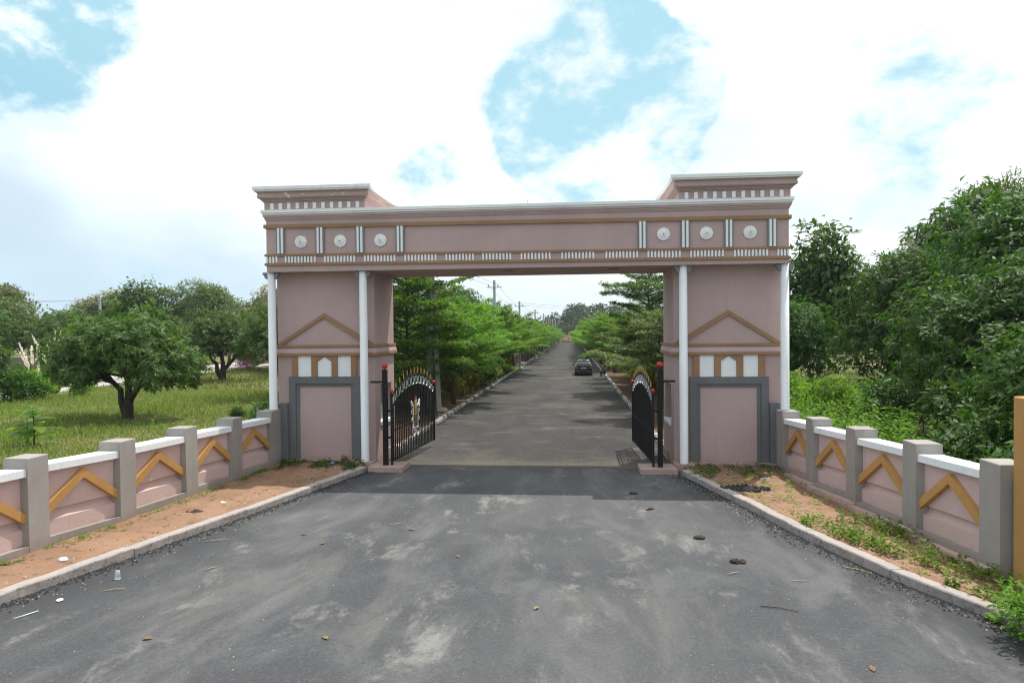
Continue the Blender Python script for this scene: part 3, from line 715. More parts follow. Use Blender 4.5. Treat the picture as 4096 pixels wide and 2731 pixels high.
# ------------------------------------------------------------------ parked car
def car(loc):
    t = thing('parked_car', 'dark blue sedan parked on the avenue, seen from behind', 'car', loc)
    hw = .86
    def sec(y, w, z0, z1, cr=.10):
        return [(-w + .05, y, z0), (w - .05, y, z0), (w, y, z0 + .12), (w + .01, y, (z0 + z1) / 2), (w - .02, y, z1 - cr), (w - cr - .06, y, z1), (-w + cr + .06, y, z1), (-w + .02, y, z1 - cr), (-w - .01, y, (z0 + z1) / 2), (-w, y, z0 + .12)]
    MB().loft([sec(0, .74, .34, .92), sec(.05, .80, .27, .99), (sec(.25, .85, .22, 1.02)), sec(.75, .865, .2, 1.0), sec(1.6, .865, .2, .93), sec(2.8, .865, .2, .92), sec(3.4, .86, .2, .90), sec(4.0, .82, .22, .80), sec(4.3, .70, .28, .66)]).build('body', 'car_paint', t)
    def gs(y, w0, w1, z0, z1): return [(-w0, y, z0), (w0, y, z0), (w1, y, z1), (w1 - .08, y, z1 + .03), (-w1 + .08, y, z1 + .03), (-w1, y, z1)]
    MB().loft([gs(.62, .78, .70, .94, 1.0), gs(1.25, .79, .60, .93, 1.36), gs(1.9, .79, .61, .9, 1.42), gs(2.5, .79, .60, .9, 1.40), gs(3.25, .78, .68, .88, .95)]).build('cabin', 'car_glass', t)
    MB().loft([[(-.60, y, z), (.60, y, z), (.52, y, z + .05), (-.52, y, z + .05)] for y, z in ((1.22, 1.375), (1.5, 1.42), (1.95, 1.438), (2.5, 1.415), (2.6, 1.40))]).build('roof', 'car_paint', t)
    for e in (-1, 1):
        MB().loft([[(e * .79, .60, .96), (e * .71, .60, 1.0), (e * .70, .66, 1.0), (e * .78, .68, .96)], [(e * .63, 1.22, 1.36), (e * .55, 1.22, 1.40), (e * .55, 1.28, 1.40), (e * .63, 1.3, 1.36)]], True, False).build('rear_pillar', 'car_paint', t)
        m_ = MB().ball((e * .98, 2.85, .98), .11, 10, .75).build('mirror', 'black_plastic', t)
        MB().loft([[(e * .45, -.02, .74), (e * .77, .03, .72), (e * .80, .04, .88), (e * .42, -.02, .86)], [(e * .45, .06, .74), (e * .82, .30, .72), (e * .85, .30, .87), (e * .42, .06, .86)]], True, False).build('taillight', 'tail_red', t)
        MB().box(*sorted((e * .62, e * .76)), -.035, .02, .76, .81).build('reverse_lamp', 'plate_white', t)
        for yy in (.82, 3.42):
            w_ = MB().lathe([(.20, -.1), (.30, -.11), (.315, -.08), (.315, .08), (.30, .11), (.20, .1)], (e * .76, yy, .315), 20, 'x').build('wheel', 'rubber', t)
            MB().lathe([(.02, e * .02), (.19, e * .05), (.205, e * .113), (.17, e * .08), (.02, e * .09)], (e * .76, yy, .315), 12, 'x').build('rim', 'alloy', w_)
    pl = MB().box(-.25, .25, -.03, .0, .69, .80).build('number_plate', 'plate_white', t)
    for k in range(9): MB().box(-.20 + k * .045, -.175 + k * .045, -.034, -.0305, .72, .77).build('character', 'ink', pl)
    MB().loft([[(-.70, -.02, .40), (-.70, -.06, .44), (-.70, .03, .445)], [(-.55, -.04, .43), (-.55, -.09, .50), (-.55, .0, .50)], [(.55, -.04, .43), (.55, -.09, .50), (.55, .0, .50)], [(.70, -.02, .40), (.70, -.06, .44), (.70, .03, .445)]], True, False).build('bumper_trim', 'chrome', t)
    MB().box(-.62, .62, -.015, .2, .20, .40).build('diffuser', 'black_plastic', t)
    MB().box(-.72, .72, .01, .16, 1.0, 1.03).build('spoiler', 'car_paint', t)
    MB().loft([[(-.02, 1.32, 1.44), (.02, 1.32, 1.44), (.02, 1.5, 1.46), (-.02, 1.5, 1.46)], [(-.004, 1.30, 1.53), (.004, 1.30, 1.53), (.004, 1.34, 1.53), (-.004, 1.34, 1.53)]], True, False).build('antenna', 'black_plastic', t)
    MB().lathe([(.045, -.03), (.045, .0)], (0, 0, .90), 12, 'y').build('badge', 'chrome', t)
car((2.73, 45.6, gz(45.6) + .005))

# ------------------------------------------------------------------ people
def person(loc, rz, label, joints, edges, mats_at, hair_c, face_dir, group=None):
    me = bpy.data.meshes.new('tmp'); names = list(joints)
    me.from_pydata([joints[n][0] for n in names], [(names.index(a), names.index(c)) for a, c in edges], [])
    o = bpy.data.objects.new('person', me); COL.objects.link(o)
    md = o.modifiers.new('s', 'SKIN'); sv = me.skin_vertices[0].data
    for i, n in enumerate(names): r = joints[n][1]; sv[i].radius = r if hasattr(r, '__len__') else (r, r); sv[i].use_root = (n == 'pelvis')
    o.modifiers.new('b', 'SUBSURF').levels = 2
    ev = o.evaluated_get(bpy.context.evaluated_depsgraph_get()); nm = bpy.data.meshes.new_from_object(ev)
    o.modifiers.clear(); o.data = nm; nm.materials.clear()
    ms = ['cloth_dark', 'skin', 'cloth_navy', 'cloth_green', 'rubber']
    for k in ms: nm.materials.append(M[k])
    P = {n: Vector(joints[n][0]) for n in names}
    for p in nm.polygons:
        p.use_smooth = True
        n = min(names, key=lambda q: (P[q] - p.center).length); p.material_index = ms.index(mats_at.get(n, 'cloth_dark'))
    o.location = loc; o.rotation_euler = (0, 0, rz); tag(o, label, 'person', group)
    h = Vector(hair_c); fd = Vector(face_dir).normalized()
    b = MB(); b.ball((0, 0, 0), .112, 12, 1.1)
    b.v = [v for v in b.v]; back = -fd
    b.xf(lambda x, y, z: (h.x + x + back.x * .022, h.y + y + back.y * .022, h.z + z + .022 + back.z * .02))
    b.build('hair', 'hair', o)
    sd_ = fd.cross(Vector((0, 0, 1))).normalized(); upv = sd_.cross(fd)
    c0 = h + fd * .10
    MB().ball(c0 + fd * .018 - upv * .01, .018, 6).build('nose', 'skin', o)
    for e in (-1, 1):
        MB().ball(c0 + sd_ * e * .035 + upv * .02, .012, 6).build('eye', 'ink', o); MB().ball(h + sd_ * e * .10, .026, 6).build('ear', 'skin', o)
    for hn in ('handL', 'handR'):
        hp = P[hn]; el = P['elb' + hn[-1]]; dv = (hp - el).normalized(); sx = dv.cross(Vector((0, 0, 1))).normalized()
        for k in range(4):
            a = hp + dv * .03 + sx * (k - 1.5) * .02; l = (.07, .08, .075, .06)[k]
            MB().tube([a, a + dv * l * .6, a + dv * l * .9 + Vector((0, 0, -.03))], [.010, .009, .007], 6).build('finger', 'skin', o)
        MB().tube([hp + sx * .03, hp + sx * .055 + dv * .04, hp + sx * .05 + dv * .07], [.011, .010, .008], 6).build('thumb', 'skin', o)
    return o
# sits on the kerb, leaning forward over the knees, facing the car (local -x)
J = dict(pelvis=((0, 0, .27), (.15, .14)), belly=((-.05, 0, .42), (.135, .13)), chest=((-.17, 0, .60), (.15, .13)), neck=((-.29, 0, .74), .055), head=((-.37, 0, .80), (.095, .10)), crown=((-.42, 0, .87), .07),
         shL=((-.20, .18, .66), .065), elbL=((-.36, .20, .44), .045), handL=((-.58, .10, .42), .035), shR=((-.20, -.18, .66), .065), elbR=((-.36, -.20, .44), .045), handR=((-.58, -.09, .44), .035),
         hipL=((-.06, .10, .25), .095), kneeL=((-.44, .13, .44), .065), ankL=((-.40, .13, .08), .045), toeL=((-.56, .14, .035), .035), hipR=((-.06, -.10, .25), .095), kneeR=((-.44, -.13, .44), .065), ankR=((-.38, -.13, .08), .045), toeR=((-.54, -.14, .035), .035))
ED = [('pelvis', 'belly'), ('belly', 'chest'), ('chest', 'neck'), ('neck', 'head'), ('head', 'crown')] + [e for q in 'LR' for e in (('chest', 'sh' + q), ('sh' + q, 'elb' + q), ('elb' + q, 'hand' + q), ('pelvis', 'hip' + q), ('hip' + q, 'knee' + q), ('knee' + q, 'ank' + q), ('ank' + q, 'toe' + q))]
MA = dict(head='skin', crown='skin', neck='skin', handL='skin', handR='skin', elbL='skin', elbR='skin', belly='cloth_green', chest='cloth_green', shL='cloth_green', shR='cloth_green', toeL='rubber', toeR='rubber')
person((4.80, 45.0, gz(45.0) + .0), R(12), 'person in dark clothes sitting hunched forward on the kerb beside the sedan', J, ED, MA, (-.385, 0, .845), (-1, 0, -.45))
MA2 = dict(MA); MA2.update(belly='cloth_navy', chest='cloth_navy', shL='cloth_navy', shR='cloth_navy')
person((5.75, 48.2, gz(48.2) + -.05), R(-150), 'person in navy clothes sitting on the ground under the right avenue trees', J, ED, MA2, (-.385, 0, .845), (-1, 0, -.3))

def dog(loc, rz, label):
    J = dict(pelvis=((0, 0, .44), .10), belly=((.22, 0, .44), .095), chest=((.44, 0, .45), .125), neck=((.58, 0, .55), .07), head=((.68, 0, .60), .068), muz=((.80, 0, .56), .035), tail=((-.14, 0, .46), .025), tail2=((-.26, 0, .34), .015))
    E_ = [('pelvis', 'belly'), ('belly', 'chest'), ('chest', 'neck'), ('neck', 'head'), ('head', 'muz'), ('pelvis', 'tail'), ('tail', 'tail2')]
    for q, yy in (('l', .07), ('r', -.07)):
        J.update({'hip' + q: ((-.02, yy, .40), .075), 'knee' + q: ((.07, yy, .29), .045), 'hock' + q: ((-.09, yy, .17), .024), 'paw' + q: ((-.06, yy, .02), .028), 'sho' + q: ((.45, yy, .38), .06), 'elb' + q: ((.40, yy, .26), .036), 'wri' + q: ((.43, yy, .12), .024), 'fpaw' + q: ((.46, yy, .02), .028)})
        E_ += [('pelvis', 'hip' + q), ('hip' + q, 'knee' + q), ('knee' + q, 'hock' + q), ('hock' + q, 'paw' + q), ('chest', 'sho' + q), ('sho' + q, 'elb' + q), ('elb' + q, 'wri' + q), ('wri' + q, 'fpaw' + q)]
    me = bpy.data.meshes.new('tmp'); nn = list(J); me.from_pydata([J[k][0] for k in nn], [(nn.index(a), nn.index(c)) for a, c in E_], [])
    o = bpy.data.objects.new('dog', me); COL.objects.link(o); o.modifiers.new('s', 'SKIN'); sv = me.skin_vertices[0].data
    for i, k in enumerate(nn): sv[i].radius = (J[k][1],) * 2; sv[i].use_root = k == 'pelvis'
    o.modifiers.new('b', 'SUBSURF').levels = 2
    nm = bpy.data.meshes.new_from_object(o.evaluated_get(bpy.context.evaluated_depsgraph_get())); o.modifiers.clear(); o.data = nm; nm.materials.clear(); nm.materials.append(M['fur'])
    for p_ in nm.polygons: p_.use_smooth = True
    o.location = loc; o.rotation_euler = (0, 0, rz); tag(o, label, 'dog')
    for e in (-1, 1):
        MB().loft([[(.64, e * .05, .64), (.70, e * .06, .64), (.68, e * .03, .66)], [(.64, e * .075, .70), (.66, e * .075, .70), (.65, e * .07, .71)]], True, False).build('ear', 'fur', o); MB().ball((.735, e * .035, .615), .011, 6).build('eye', 'ink', o)
    MB().ball((.832, 0, .565), .016, 6).build('nose', 'ink', o)
simple('fur', (.52, .46, .38), .9)
dog((-4.45, 65.6, gz(65.6)), R(165), 'small pale dog standing at the corner of the left side road')
o = MB().box(-30, -4.85, 68.55, 68.75, -.6, gz(68.6) + .15).build('side_road_kerb', 'kerb_light', None, None, 'structure')
t = thing('standpipe', 'thin red pipe bracket on the verge beside the right kerb', 'pipe', (5.55, 10.2, gz(10.2) + .05))
MB().tube([(0, 0, -.1), (0, 0, .62)], .022, 8).build('upright', 'red_paint', t); MB().tube([(.02, 0, .60), (.42, .02, .60)], .02, 8).build('arm', 'red_paint', t)

# ------------------------------------------------------------------ far end of the avenue
t = thing('far_gate', 'low iron gate closing the far end of the avenue', 'gate', (0, 277.5, gz(277.5)))
MB().box(-2.4, 3.2, -.05, .05, 2.35, 2.5).box(-2.4, 3.2, -.04, .04, .1, .22).build('rails', 'gate_iron', t)
for x in (-2.35, .35, 3.1): MB().box(x - .08, x + .08, -.06, .06, 0, 2.5).build('stile', 'gate_iron', t)
for x in np.linspace(-2.0, 2.8, 15): MB().box(x - .02, x + .02, -.02, .02, .2, 1.2).build('bar', 'gate_iron', t)
MB().box(-2.3, .25, -.01, .02, .25, 1.15).build('sheet_panel', 'slab_pink', t); MB().box(.45, 3.0, -.01, .02, .25, 1.15).build('sheet_panel', 'slab_pink', t)
t = thing('far_pillar', 'pink brick pillar with white cap beside the far gate', 'pillar', (-3.0, 277.5, gz(277.5)))
MB().box(-.5, .5, -.5, .5, -.2, 3.0).build('shaft', 'far_wall', t); MB().loft([[(-.6, -.6, 3.0), (.6, -.6, 3.0), (.6, .6, 3.0), (-.6, .6, 3.0)], [(-.2, -.2, 3.4), (.2, -.2, 3.4), (.2, .2, 3.4), (-.2, .2, 3.4)]], True, False).build('cap', 'white', t)
o = MB().box(-26, -3.6, 277.3, 277.7, -2, .7).build('far_wall', 'grey_wall'); tag(o, 'low grey wall running left from the far gate pillar', 'wall')
strip('red_bank', [(281, -60, 60), (284, -62, 62), (290, -64, 64), (300, -66, 66), (306, -70, 70)], 'dirt_bank', lambda x, y: gz(278) + .1 + min(3.0, max(0, (y - 281) * .2)) + .5 * math.sin(x * .3) * (y > 285))

# far hill
def hz(x, y):
    q = max(0., min(1., (y - 300) / 110)); q = q * q * (3 - 2 * q)
    ridge = 11.8 + 2.2 * math.sin(x * .021 + .8) + 1.4 * math.sin(x * .083) + .9 * math.sin(x * .19 + 1)
    if x < -9: ridge -= min(7.5, (-9 - x) * .30)
    if -14 < x < -9: ridge -= 1.6
    if x > 60: ridge -= min(9, (x - 60) * .10)
    return gz(285) - .3 + (ridge + 1.0) * q - max(0, (y - 430)) * .03
hx = list(range(-240, 260, 8)); hy = list(range(296, 460, 8)) + [500, 600]
grid_sheet('hill', hx, hy, hz, 'hill_ground')
for x, y, r_, h_ in ((-12, 402, 13, 2.6),):
    b = MB(); b.lathe([(r_, -3), (r_ * .8, h_ * .5), (r_ * .4, h_), (.2, h_ + .3)], (x, y, hz(x, y)), 16); o = b.build('bare_mound', 'dirt_bank', None, None, 'structure')
t = thing('far_house', 'small tiled roof house among trees on the hill\'s lower slope', 'house', (31, 330, hz(31, 330)))
MB().box(-4, 4, -3, 3, -2, 4.5).build('wall', 'far_wall', t); MB().prism([(-4.6, 4.5), (4.6, 4.5), (0, 6.6)], lambda p, q, tt: (p, tt, q), -3.5, 3.5).build('roof', 'roof_far', t)
for k in (-2, 2): MB().box(k - .5, k + .5, -3.05, -2.99, 2.0, 3.3).build('window', 'black_plastic', t)

# ------------------------------------------------------------------ vegetation
def unit(a): return a / np.maximum(1e-9, np.linalg.norm(a, axis=1, keepdims=True))
def leaf_mesh(name, m, P, D, Nn, L, Wd, fold=.18, droop=0.):
    """one folded rhombus per leaf: P base, D axis, Nn normal"""
    n = len(P); D = unit(D); S_ = unit(np.cross(D, Nn)); Nn = np.cross(S_, D)
    L = np.broadcast_to(L, n)[:, None]; Wd = np.broadcast_to(Wd, n)[:, None]
    V = np.empty((n, 4, 3))
    V[:, 0] = P; V[:, 2] = P + D * L; V[:, 2, 2] -= droop * L[:, 0]
    mid = P + D * L * .45; V[:, 1] = mid + S_ * Wd * .5 + Nn * Wd * fold; V[:, 3] = mid - S_ * Wd * .5 + Nn * Wd * fold
    me = bpy.data.meshes.new(name); me.vertices.add(n * 4); me.loops.add(n * 4); me.polygons.add(n)
    me.vertices.foreach_set('co', V.reshape(-1)); me.loops.foreach_set('vertex_index', np.arange(n * 4, dtype=np.int32))
    me.polygons.foreach_set('loop_start', np.arange(0, n * 4, 4, dtype=np.int32)); me.polygons.foreach_set('loop_total', np.full(n, 4, dtype=np.int32))
    me.materials.append(M[m]); me.update(calc_edges=True); return me
def rdir(g, n): return unit(g.normal(size=(n, 3)))

def crown_leaves(g, lobes, clumps, per, cr, L, Wd, droop=.4, shell=(.72, 1.02), upbias=.25, whorl=0.):
    """clumps of leaves spread over the outer part of ellipsoid lobes"""
    vol = np.array([l[3] * l[4] * l[5] for l in lobes]) ** .67; k = g.choice(len(lobes), clumps, p=vol / vol.sum())
    Lb = np.array(lobes)[k]; d = rdir(g, clumps); d[:, 2] += upbias; d = unit(d)
    # uneven outline
    ph = np.sin(d[:, 0] * 5.1 + k) * np.sin(d[:, 1] * 4.3 + 2 * k) * np.cos(d[:, 2] * 4.7 + k)
    rr = g.uniform(*shell, clumps) * (1 + .24 * ph)
    C = Lb[:, :3] + d * Lb[:, 3:6] * rr[:, None]
    C = np.repeat(C, per, 0); o = np.repeat(d, per, 0); n = len(C)
    P = C + g.normal(size=(n, 3)) * np.array([cr, cr, cr * .6])
    D = unit(o * .7 + rdir(g, n)); D[:, 2] -= droop * g.uniform(.2, 1.4, n)
    N = unit(o * .5 + np.array([0, 0, 1.]) + rdir(g, n) * .55)
    if whorl:                                   # leaves radiate from the tip of each shoot
        ax = unit(o + np.array([0, 0, .6]) + np.repeat(rdir(g, clumps), per, 0) * .5); e = rdir(g, n); e -= ax * np.sum(e * ax, 1, keepdims=True)
        e = unit(e); D = e + ax * g.uniform(-.35, .9, n)[:, None]; D[:, 2] -= droop * g.uniform(.1, 1.2, n); N = unit(ax * 1.2 + rdir(g, n) * .3)
    s = g.uniform(.7, 1.3, n)
    return P, D, N, L * s, Wd * s
def limbs(b, base, r0, targets, rr, forks=1, bend=.15):
    base = Vector(base)
    for tgt, rad in targets:
        tg = Vector(tgt); pts = []; rad_ = []
        for i in range(7):
            q = i / 6; p = base.lerp(tg, q); p.z += math.sin(q * math.pi) * bend * (tg - base).length * rr.uniform(-.4, 1)
            p.x += rr.uniform(-.05, .05) * (tg - base).length * (0 < i < 6); p.y += rr.uniform(-.05, .05) * (tg - base).length * (0 < i < 6)
            pts.append(p); rad_.append(rad * (1 - q * .78))
        b.tube(pts, rad_, 6)
        for f in range(forks):
            i = rr.choice([3, 4, 5]); e = pts[i] + Vector((rr.uniform(-1, 1), rr.uniform(-1, 1), rr.uniform(.1, .9))).normalized() * (tg - base).length * .42
            b.tube([pts[i], pts[i].lerp(e, .5) + Vector((0, 0, .1)), e], [rad_[i], rad_[i] * .6, rad_[i] * .2], 5)
VAR = {}
def tree_proto(key, kind, seed, H, Rr, bark_m, leaf_m, clumps, per, cr, L, Wd, trunk_h, r0, nl=7, droop=.4, shell=(.7, 1.02), flower=0, lobes=None, upbias=.25, squash=.8, whorl=0):
    g = np.random.default_rng(seed); rr = random.Random(seed)
    if lobes is None:
        lobes = []
        cz = trunk_h + (H - trunk_h) * .5; hh = (H - trunk_h) * .5
        for i in range(nl):
            a = i * 2.4 + rr.uniform(-.4, .4); q = rr.uniform(.35, .62) * Rr; z = cz + hh * rr.uniform(-.55, .45)
            s = rr.uniform(.42, .6)
            lobes.append((q * math.cos(a), q * math.sin(a), z, Rr * s, Rr * s, hh * rr.uniform(.42, .6) * squash + .15))
        lobes.append((rr.uniform(-.2, .2) * Rr, rr.uniform(-.2, .2) * Rr, H - hh * .5, Rr * .55, Rr * .55, hh * .5))
    b = MB(); fork = trunk_h * .85
    pts = [(0, 0, -.25), (r0 * .2, r0 * .1, fork * .35), (-r0 * .3, 0, fork * .7), (0, r0 * .3, fork)]
    b.tube(pts, [r0 * 1.35, r0, r0 * .85, r0 * .8], 9)
    limbs(b, (0, 0, fork * .96), r0, [((l[0] * 1.05, l[1] * 1.05, l[2] + l[5] * .2), r0 * .55) for l in lobes], rr, 2)
    tm = b.mesh('trunk', bark_m, False)
    cm = leaf_mesh('crown', leaf_m, *crown_leaves(g, lobes, clumps, per, cr, L, Wd, droop, shell, upbias, whorl))
    fm = None
    if flower:
        P, D, N, l_, w_ = crown_leaves(g, lobes, flower, 26, .22, .16, .09, -.5, (.95, 1.08), .9)
        fm = leaf_mesh('blossom', 'flower_beige', P, D, N, l_, w_)
    VAR[key] = (kind, tm, cm, fm)
def plant_tree(key, x, y, label, rz=0., sc=1., group=None, z=None, cat='tree'):
    kind, tm, cm, fm = VAR[key]
    t = thing(kind, label, cat, (x, y, gz(y) if z is None else z), rz, group); t.scale = (sc,) * 3 if not hasattr(sc, '__len__') else sc
    link('trunk', tm, t); link('crown', cm, t)
    if fm: link('blossom', fm, t)
    return t

# --- mango trees of the left field
g0 = random.Random(21)
lob = [(-2.3, -.6, 3.0, 1.9, 1.9, 1.25), (2.2, -.8, 2.9, 2.0, 1.8, 1.2), (.2, .6, 4.2, 2.3, 2.3, 1.45), (-1.3, -1.6, 3.6, 1.9, 1.6, 1.2), (1.2, -1.6, 3.7, 2.0, 1.6, 1.25), (-3.3, .4, 2.4, 1.2, 1.3, .8), (3.3, .2, 2.4, 1.3, 1.3, .85), (.2, 2.0, 3.2, 2.4, 1.5, 1.4), (-1.4, -2.3, 2.3, 1.2, .9, .6), (2.6, -1.8, 2.1, 1.2, .9, .6)]
VAR_M = dict(bark_m='bark_dark', leaf_m='leaf_mango')
def mango(key, seed, lobes, clumps, per=20):
    g = np.random.default_rng(seed); rr = random.Random(seed); b = MB()
    b.tube([(.05, 0, -.3), (.05, 0, .15), (.1, 0, .55), (.12, 0, .95)], [.42, .30, .27, .26], 10)
    b.tube([(-.1, 0, .25), (-.35, .05, .8), (-.38, .05, 1.4), (-.75, 0, 1.75), (-1.6, -.1, 2.3)], [.19, .17, .15, .13, .07], 8)
    b.tube([(.12, 0, .9), (.1, .05, 1.5), (.0, .1, 2.1), (.1, .2, 3.2)], [.2, .17, .14, .06], 8)
    b.tube([(.15, 0, .85), (.5, -.05, 1.25), (.95, -.1, 1.75), (1.6, -.2, 2.5)], [.2, .17, .13, .06], 8)
    for a, s in (((-.75, 0, 1.75), -1), ((.95, -.1, 1.75), 1), ((0, .1, 2.1), 0)):
        limbs(b, a, .1, [((l[0], l[1], l[2]), .085) for l in lobes if (l[0] * s > .2 or (s == 0 and abs(l[0]) < 1.5))], rr, 2, .06)
    VAR[key] = ('mango_tree', b.mesh('trunk', 'bark_dark', False), leaf_mesh('crown', 'leaf_mango', *crown_leaves(g, lobes, clumps, per, .05, .30, .075, .35, (.5, 1.1), .12, 1), .1), None)
mango('mango_a', 21, lob, 1750, 18); mango('mango_b', 22, [(l[0] * .8, l[1], l[2] + .25, l[3] * .85, l[4], l[5] * 1.1) for l in lob], 1250, 18)
plant_tree('mango_a', -21.2, 12.1, 'round mango tree with forked dark trunk standing in the left field', 0, (.91, .91, 1.04))
plant_tree('mango_b', -31.5, 41, 'smaller mango tree with split trunk behind the field\'s round mango tree', .4, 1.12)
plant_tree('mango_b', -16.6, 24, 'dark mango tree half hidden behind the left tower\'s white column', 2.2, (1.25, 1.25, 1.12))
plant_tree('mango_a', -38.5, 18.5, 'mango tree cut by the left edge of the photograph', 1.3, 1.0)
plant_tree('mango_b', -45.5, 40, 'mango tree across the field road beside the plume grass', 3.0, 1.15)
plant_tree('mango_a', -21, 62, 'mango tree between the left tower and the teak trees', 2.0, 1.2)

# --- teak-like and broadleaf trees
tree_proto('teak_a', 'teak_tree', 31, 11, 3.6, 'bark_grey', 'leaf_teak', 620, 9, .34, .46, .27, 3.2, .2, 9, .75, (.45, 1.05))
tree_proto('teak_b', 'teak_tree', 32, 12, 3.2, 'bark_grey', 'leaf_teak', 560, 9, .34, .46, .27, 3.6, .2, 8, .75, (.45, 1.06))
tree_proto('flower_a', 'flowering_tree', 33, 9.5, 4.4, 'bark_grey', 'leaf_far', 1100, 12, .36, .36, .2, 2.4, .25, 8, .5, (.6, 1.03), 260)
tree_proto('flower_b', 'flowering_tree', 34, 10, 3.9, 'bark_grey', 'leaf_far', 1000, 12, .36, .36, .2, 2.6, .25, 7, .5, (.6, 1.03), 130)
tree_proto('dense_a', 'broadleaf_tree', 35, 8, 5.0, 'bark_brown', 'leaf_dense', 2500, 12, .12, .30, .11, 1.0, .3, 12, .4, (.6, 1.08), 0, None, .25, 1.1, 1)
tree_proto('dense_b', 'broadleaf_tree', 36, 9, 4.4, 'bark_brown', 'leaf_dense', 2200, 12, .12, .30, .11, 1.0, .3, 11, .4, (.6, 1.08), 0, None, .25, 1.1, 1)
tree_proto('glossy', 'broadleaf_tree', 37, 10.5, 6.0, 'bark_grey', 'leaf_grey', 1900, 12, .34, .38, .17, 2.0, .3, 10, .7, (.68, 1.03))
tree_proto('round_far', 'broadleaf_tree', 38, 8.5, 4.6, 'bark_brown', 'leaf_far', 1100, 10, .36, .4, .22, 1.4, .25, 8, .4, (.68, 1.04))
tree_proto('bush', 'shrub', 39, 1.7, 1.1, 'bark_brown', 'leaf_dense', 260, 12, .14, .16, .075, .15, .04, 6, .3, (.5, 1.05))
tree_proto('bush_light', 'shrub', 40, 1.5, 1.0, 'bark_brown', 'leaf_weed', 260, 12, .14, .15, .06, .1, .035, 6, .2, (.45, 1.05))
tree_proto('bush_yellow', 'shrub', 41, 1.6, .85, 'bark_brown', 'leaf_yellow', 190, 10, .15, .15, .07, .5, .035, 6, .2, (.5, 1.05))

# left skyline
for k, x, y, lb, rz, sc in [
    ('glossy', -46.3, 62, 'large glossy grey green tree on the skyline left of the gateway', .5, (.88, .88, 1.08)),
    ('teak_a', -52.0, 60, 'teak tree with big leaves left of the glossy grey tree', 1.0, (1.0, 1.0, 1.02)),
    ('flower_a', -37.5, 66, 'beige flowering tree right of the glossy grey tree', .2, (.95, .95, 1.1)),
    ('round_far', -33.5, 58, 'bright green tree low in front of the beige flowering tree', 1.2, .98),
    ('teak_b', -40.5, 84, 'pale feathery tree on the skyline near the left tower', 2.0, 1.08),
    ('flower_a', -57, 62, 'beige flowering tree beside the grey pole at left', 2.2, (1.1, 1.1, 1.06)),
    ('flower_b', -63.5, 66, 'small beige topped tree between the dark tree and the pole', .9, .84),
    ('round_far', -69, 58, 'dark spreading tree on the skyline at the far left', 2.8, (1.15, 1.15, 1.08)),
    ('flower_b', -76, 66, 'beige topped tree at the left edge of the skyline', 1.7, 1.15),
    ('teak_a', -80, 60, 'feathery tree at the left edge behind the mango tree', .1, .95),
    ('dense_b', -62, 47, 'low green tree behind the compound wall at left', .7, .78),
    ('round_far', -30, 82, 'tree behind the left tower\'s outer column, lighter green', .3, 1.1),
    ('dense_a', -27.5, 52, 'dense dark tree beside the left tower\'s outer column', 1.9, (.8, .8, .95)),
    ('flower_b', -52, 82, 'flowering tree seen over the mango tree between poles', 2.9, 1.0),
    ('round_far', -87, 72, 'rounded tree at the far left behind the beige topped tree', 1.0, 1.2),
    ('round_far', -20, 96, 'tree far behind the left tower beside the avenue', 1.5, 1.15),
    ('dense_b', -13, 56, 'dark tree behind the first poles of the avenue', .4, (.8, .8, 1.02)),
    ('dense_a', -9.8, 49, 'dark tree rising over the left avenue row beside the pole', 2.6, (.72, .72, 1.1)),
    ('round_far', -14, 112, 'dark rounded tree left of the poles near the hill', 2.6, (1.5, 1.5, 1.1)),
    ('dense_b', -21, 150, 'broad dark tree left of the poles in the distance', 1.1, (1.7, 1.7, 1.3))]:
    plant_tree(k, x, y, lb, rz, sc, 'trees along the left skyline')
# right side: skyline trees and the dense mass beside the wall
for k, x, y, lb, rz, sc in [
    ('teak_b', 19.4, 30, 'sparse teak tree just right of the right tower', .4, (1.0, 1.0, 1.02)),
    ('teak_a', 26.0, 34, 'sparse teak tree with gaps in the dip of the right skyline', 2.0, (.8, .8, .9)),
    ('teak_a', 25.8, 23, 'large teak tree rising right of the skyline dip', 1.2, (1.05, 1.05, 1.16)),
    ('glossy', 30.0, 25, 'brownish green tree near the top of the right slope of crowns', 2.6, (.66, .66, 1.33)),
    ('teak_b', 27.6, 12.5, 'tall big leaved tree at the upper right corner', 3.6, (1.25, 1.25, 1.20)),
    ('dense_a', 14.6, 24.5, 'round green tree behind the right tower\'s outer column', .9, (.80, .80, .84)),
    ('dense_b', 20.6, 18.5, 'dense green tree in the middle of the right crowns', 1.5, (.9, .9, .98)),
    ('dense_b', 22.2, 10.0, 'glossy dark green tree above the right wall', 2.2, (1.1, 1.1, 1.16)),
    ('dense_a', 17.6, 5.2, 'dark spreading tree reaching down to the right wall', 3.1, (.82, .82, .84)),
    ('dense_a', 15.2, -3.2, 'dark tree at the right edge behind the wall\'s nearest panels', 4.1, (.72, .72, .62)),
    ('dense_b', 21.5, 1.5, 'tall dark tree at the right edge of the photograph', 5.1, (1.05, 1.05, 1.10)),
    ('dense_a', 20.5, 40, 'shaded tree deep behind the right weeds', 5.5, (1.0, 1.0, .9)),
    ('round_far', 34, 48, 'tree in the background between the teak trees', .4, 1.1),
    ('round_far', 14.5, 52, 'tree behind the right avenue row', 1.9, .9),
    ('dense_b', 13.0, 37, 'darker tree behind the right tower beside the avenue', 2.9, .8),
    ('dense_b', 13.2, 47, 'dense tree shading the verge behind the seated people', 4.4, .8),
    ('dense_b', 42, 38, 'tree at the far right background', 1.3, 1.2),
    ('round_far', 19, 80, 'tree behind the right avenue row, farther off', 2.4, 1.0),
    ('round_far', 22, 140, 'distant tree right of the avenue below the hill', 1.4, 1.0)]:
    plant_tree(k, x, y, lb, rz, sc, 'trees right of the gateway')

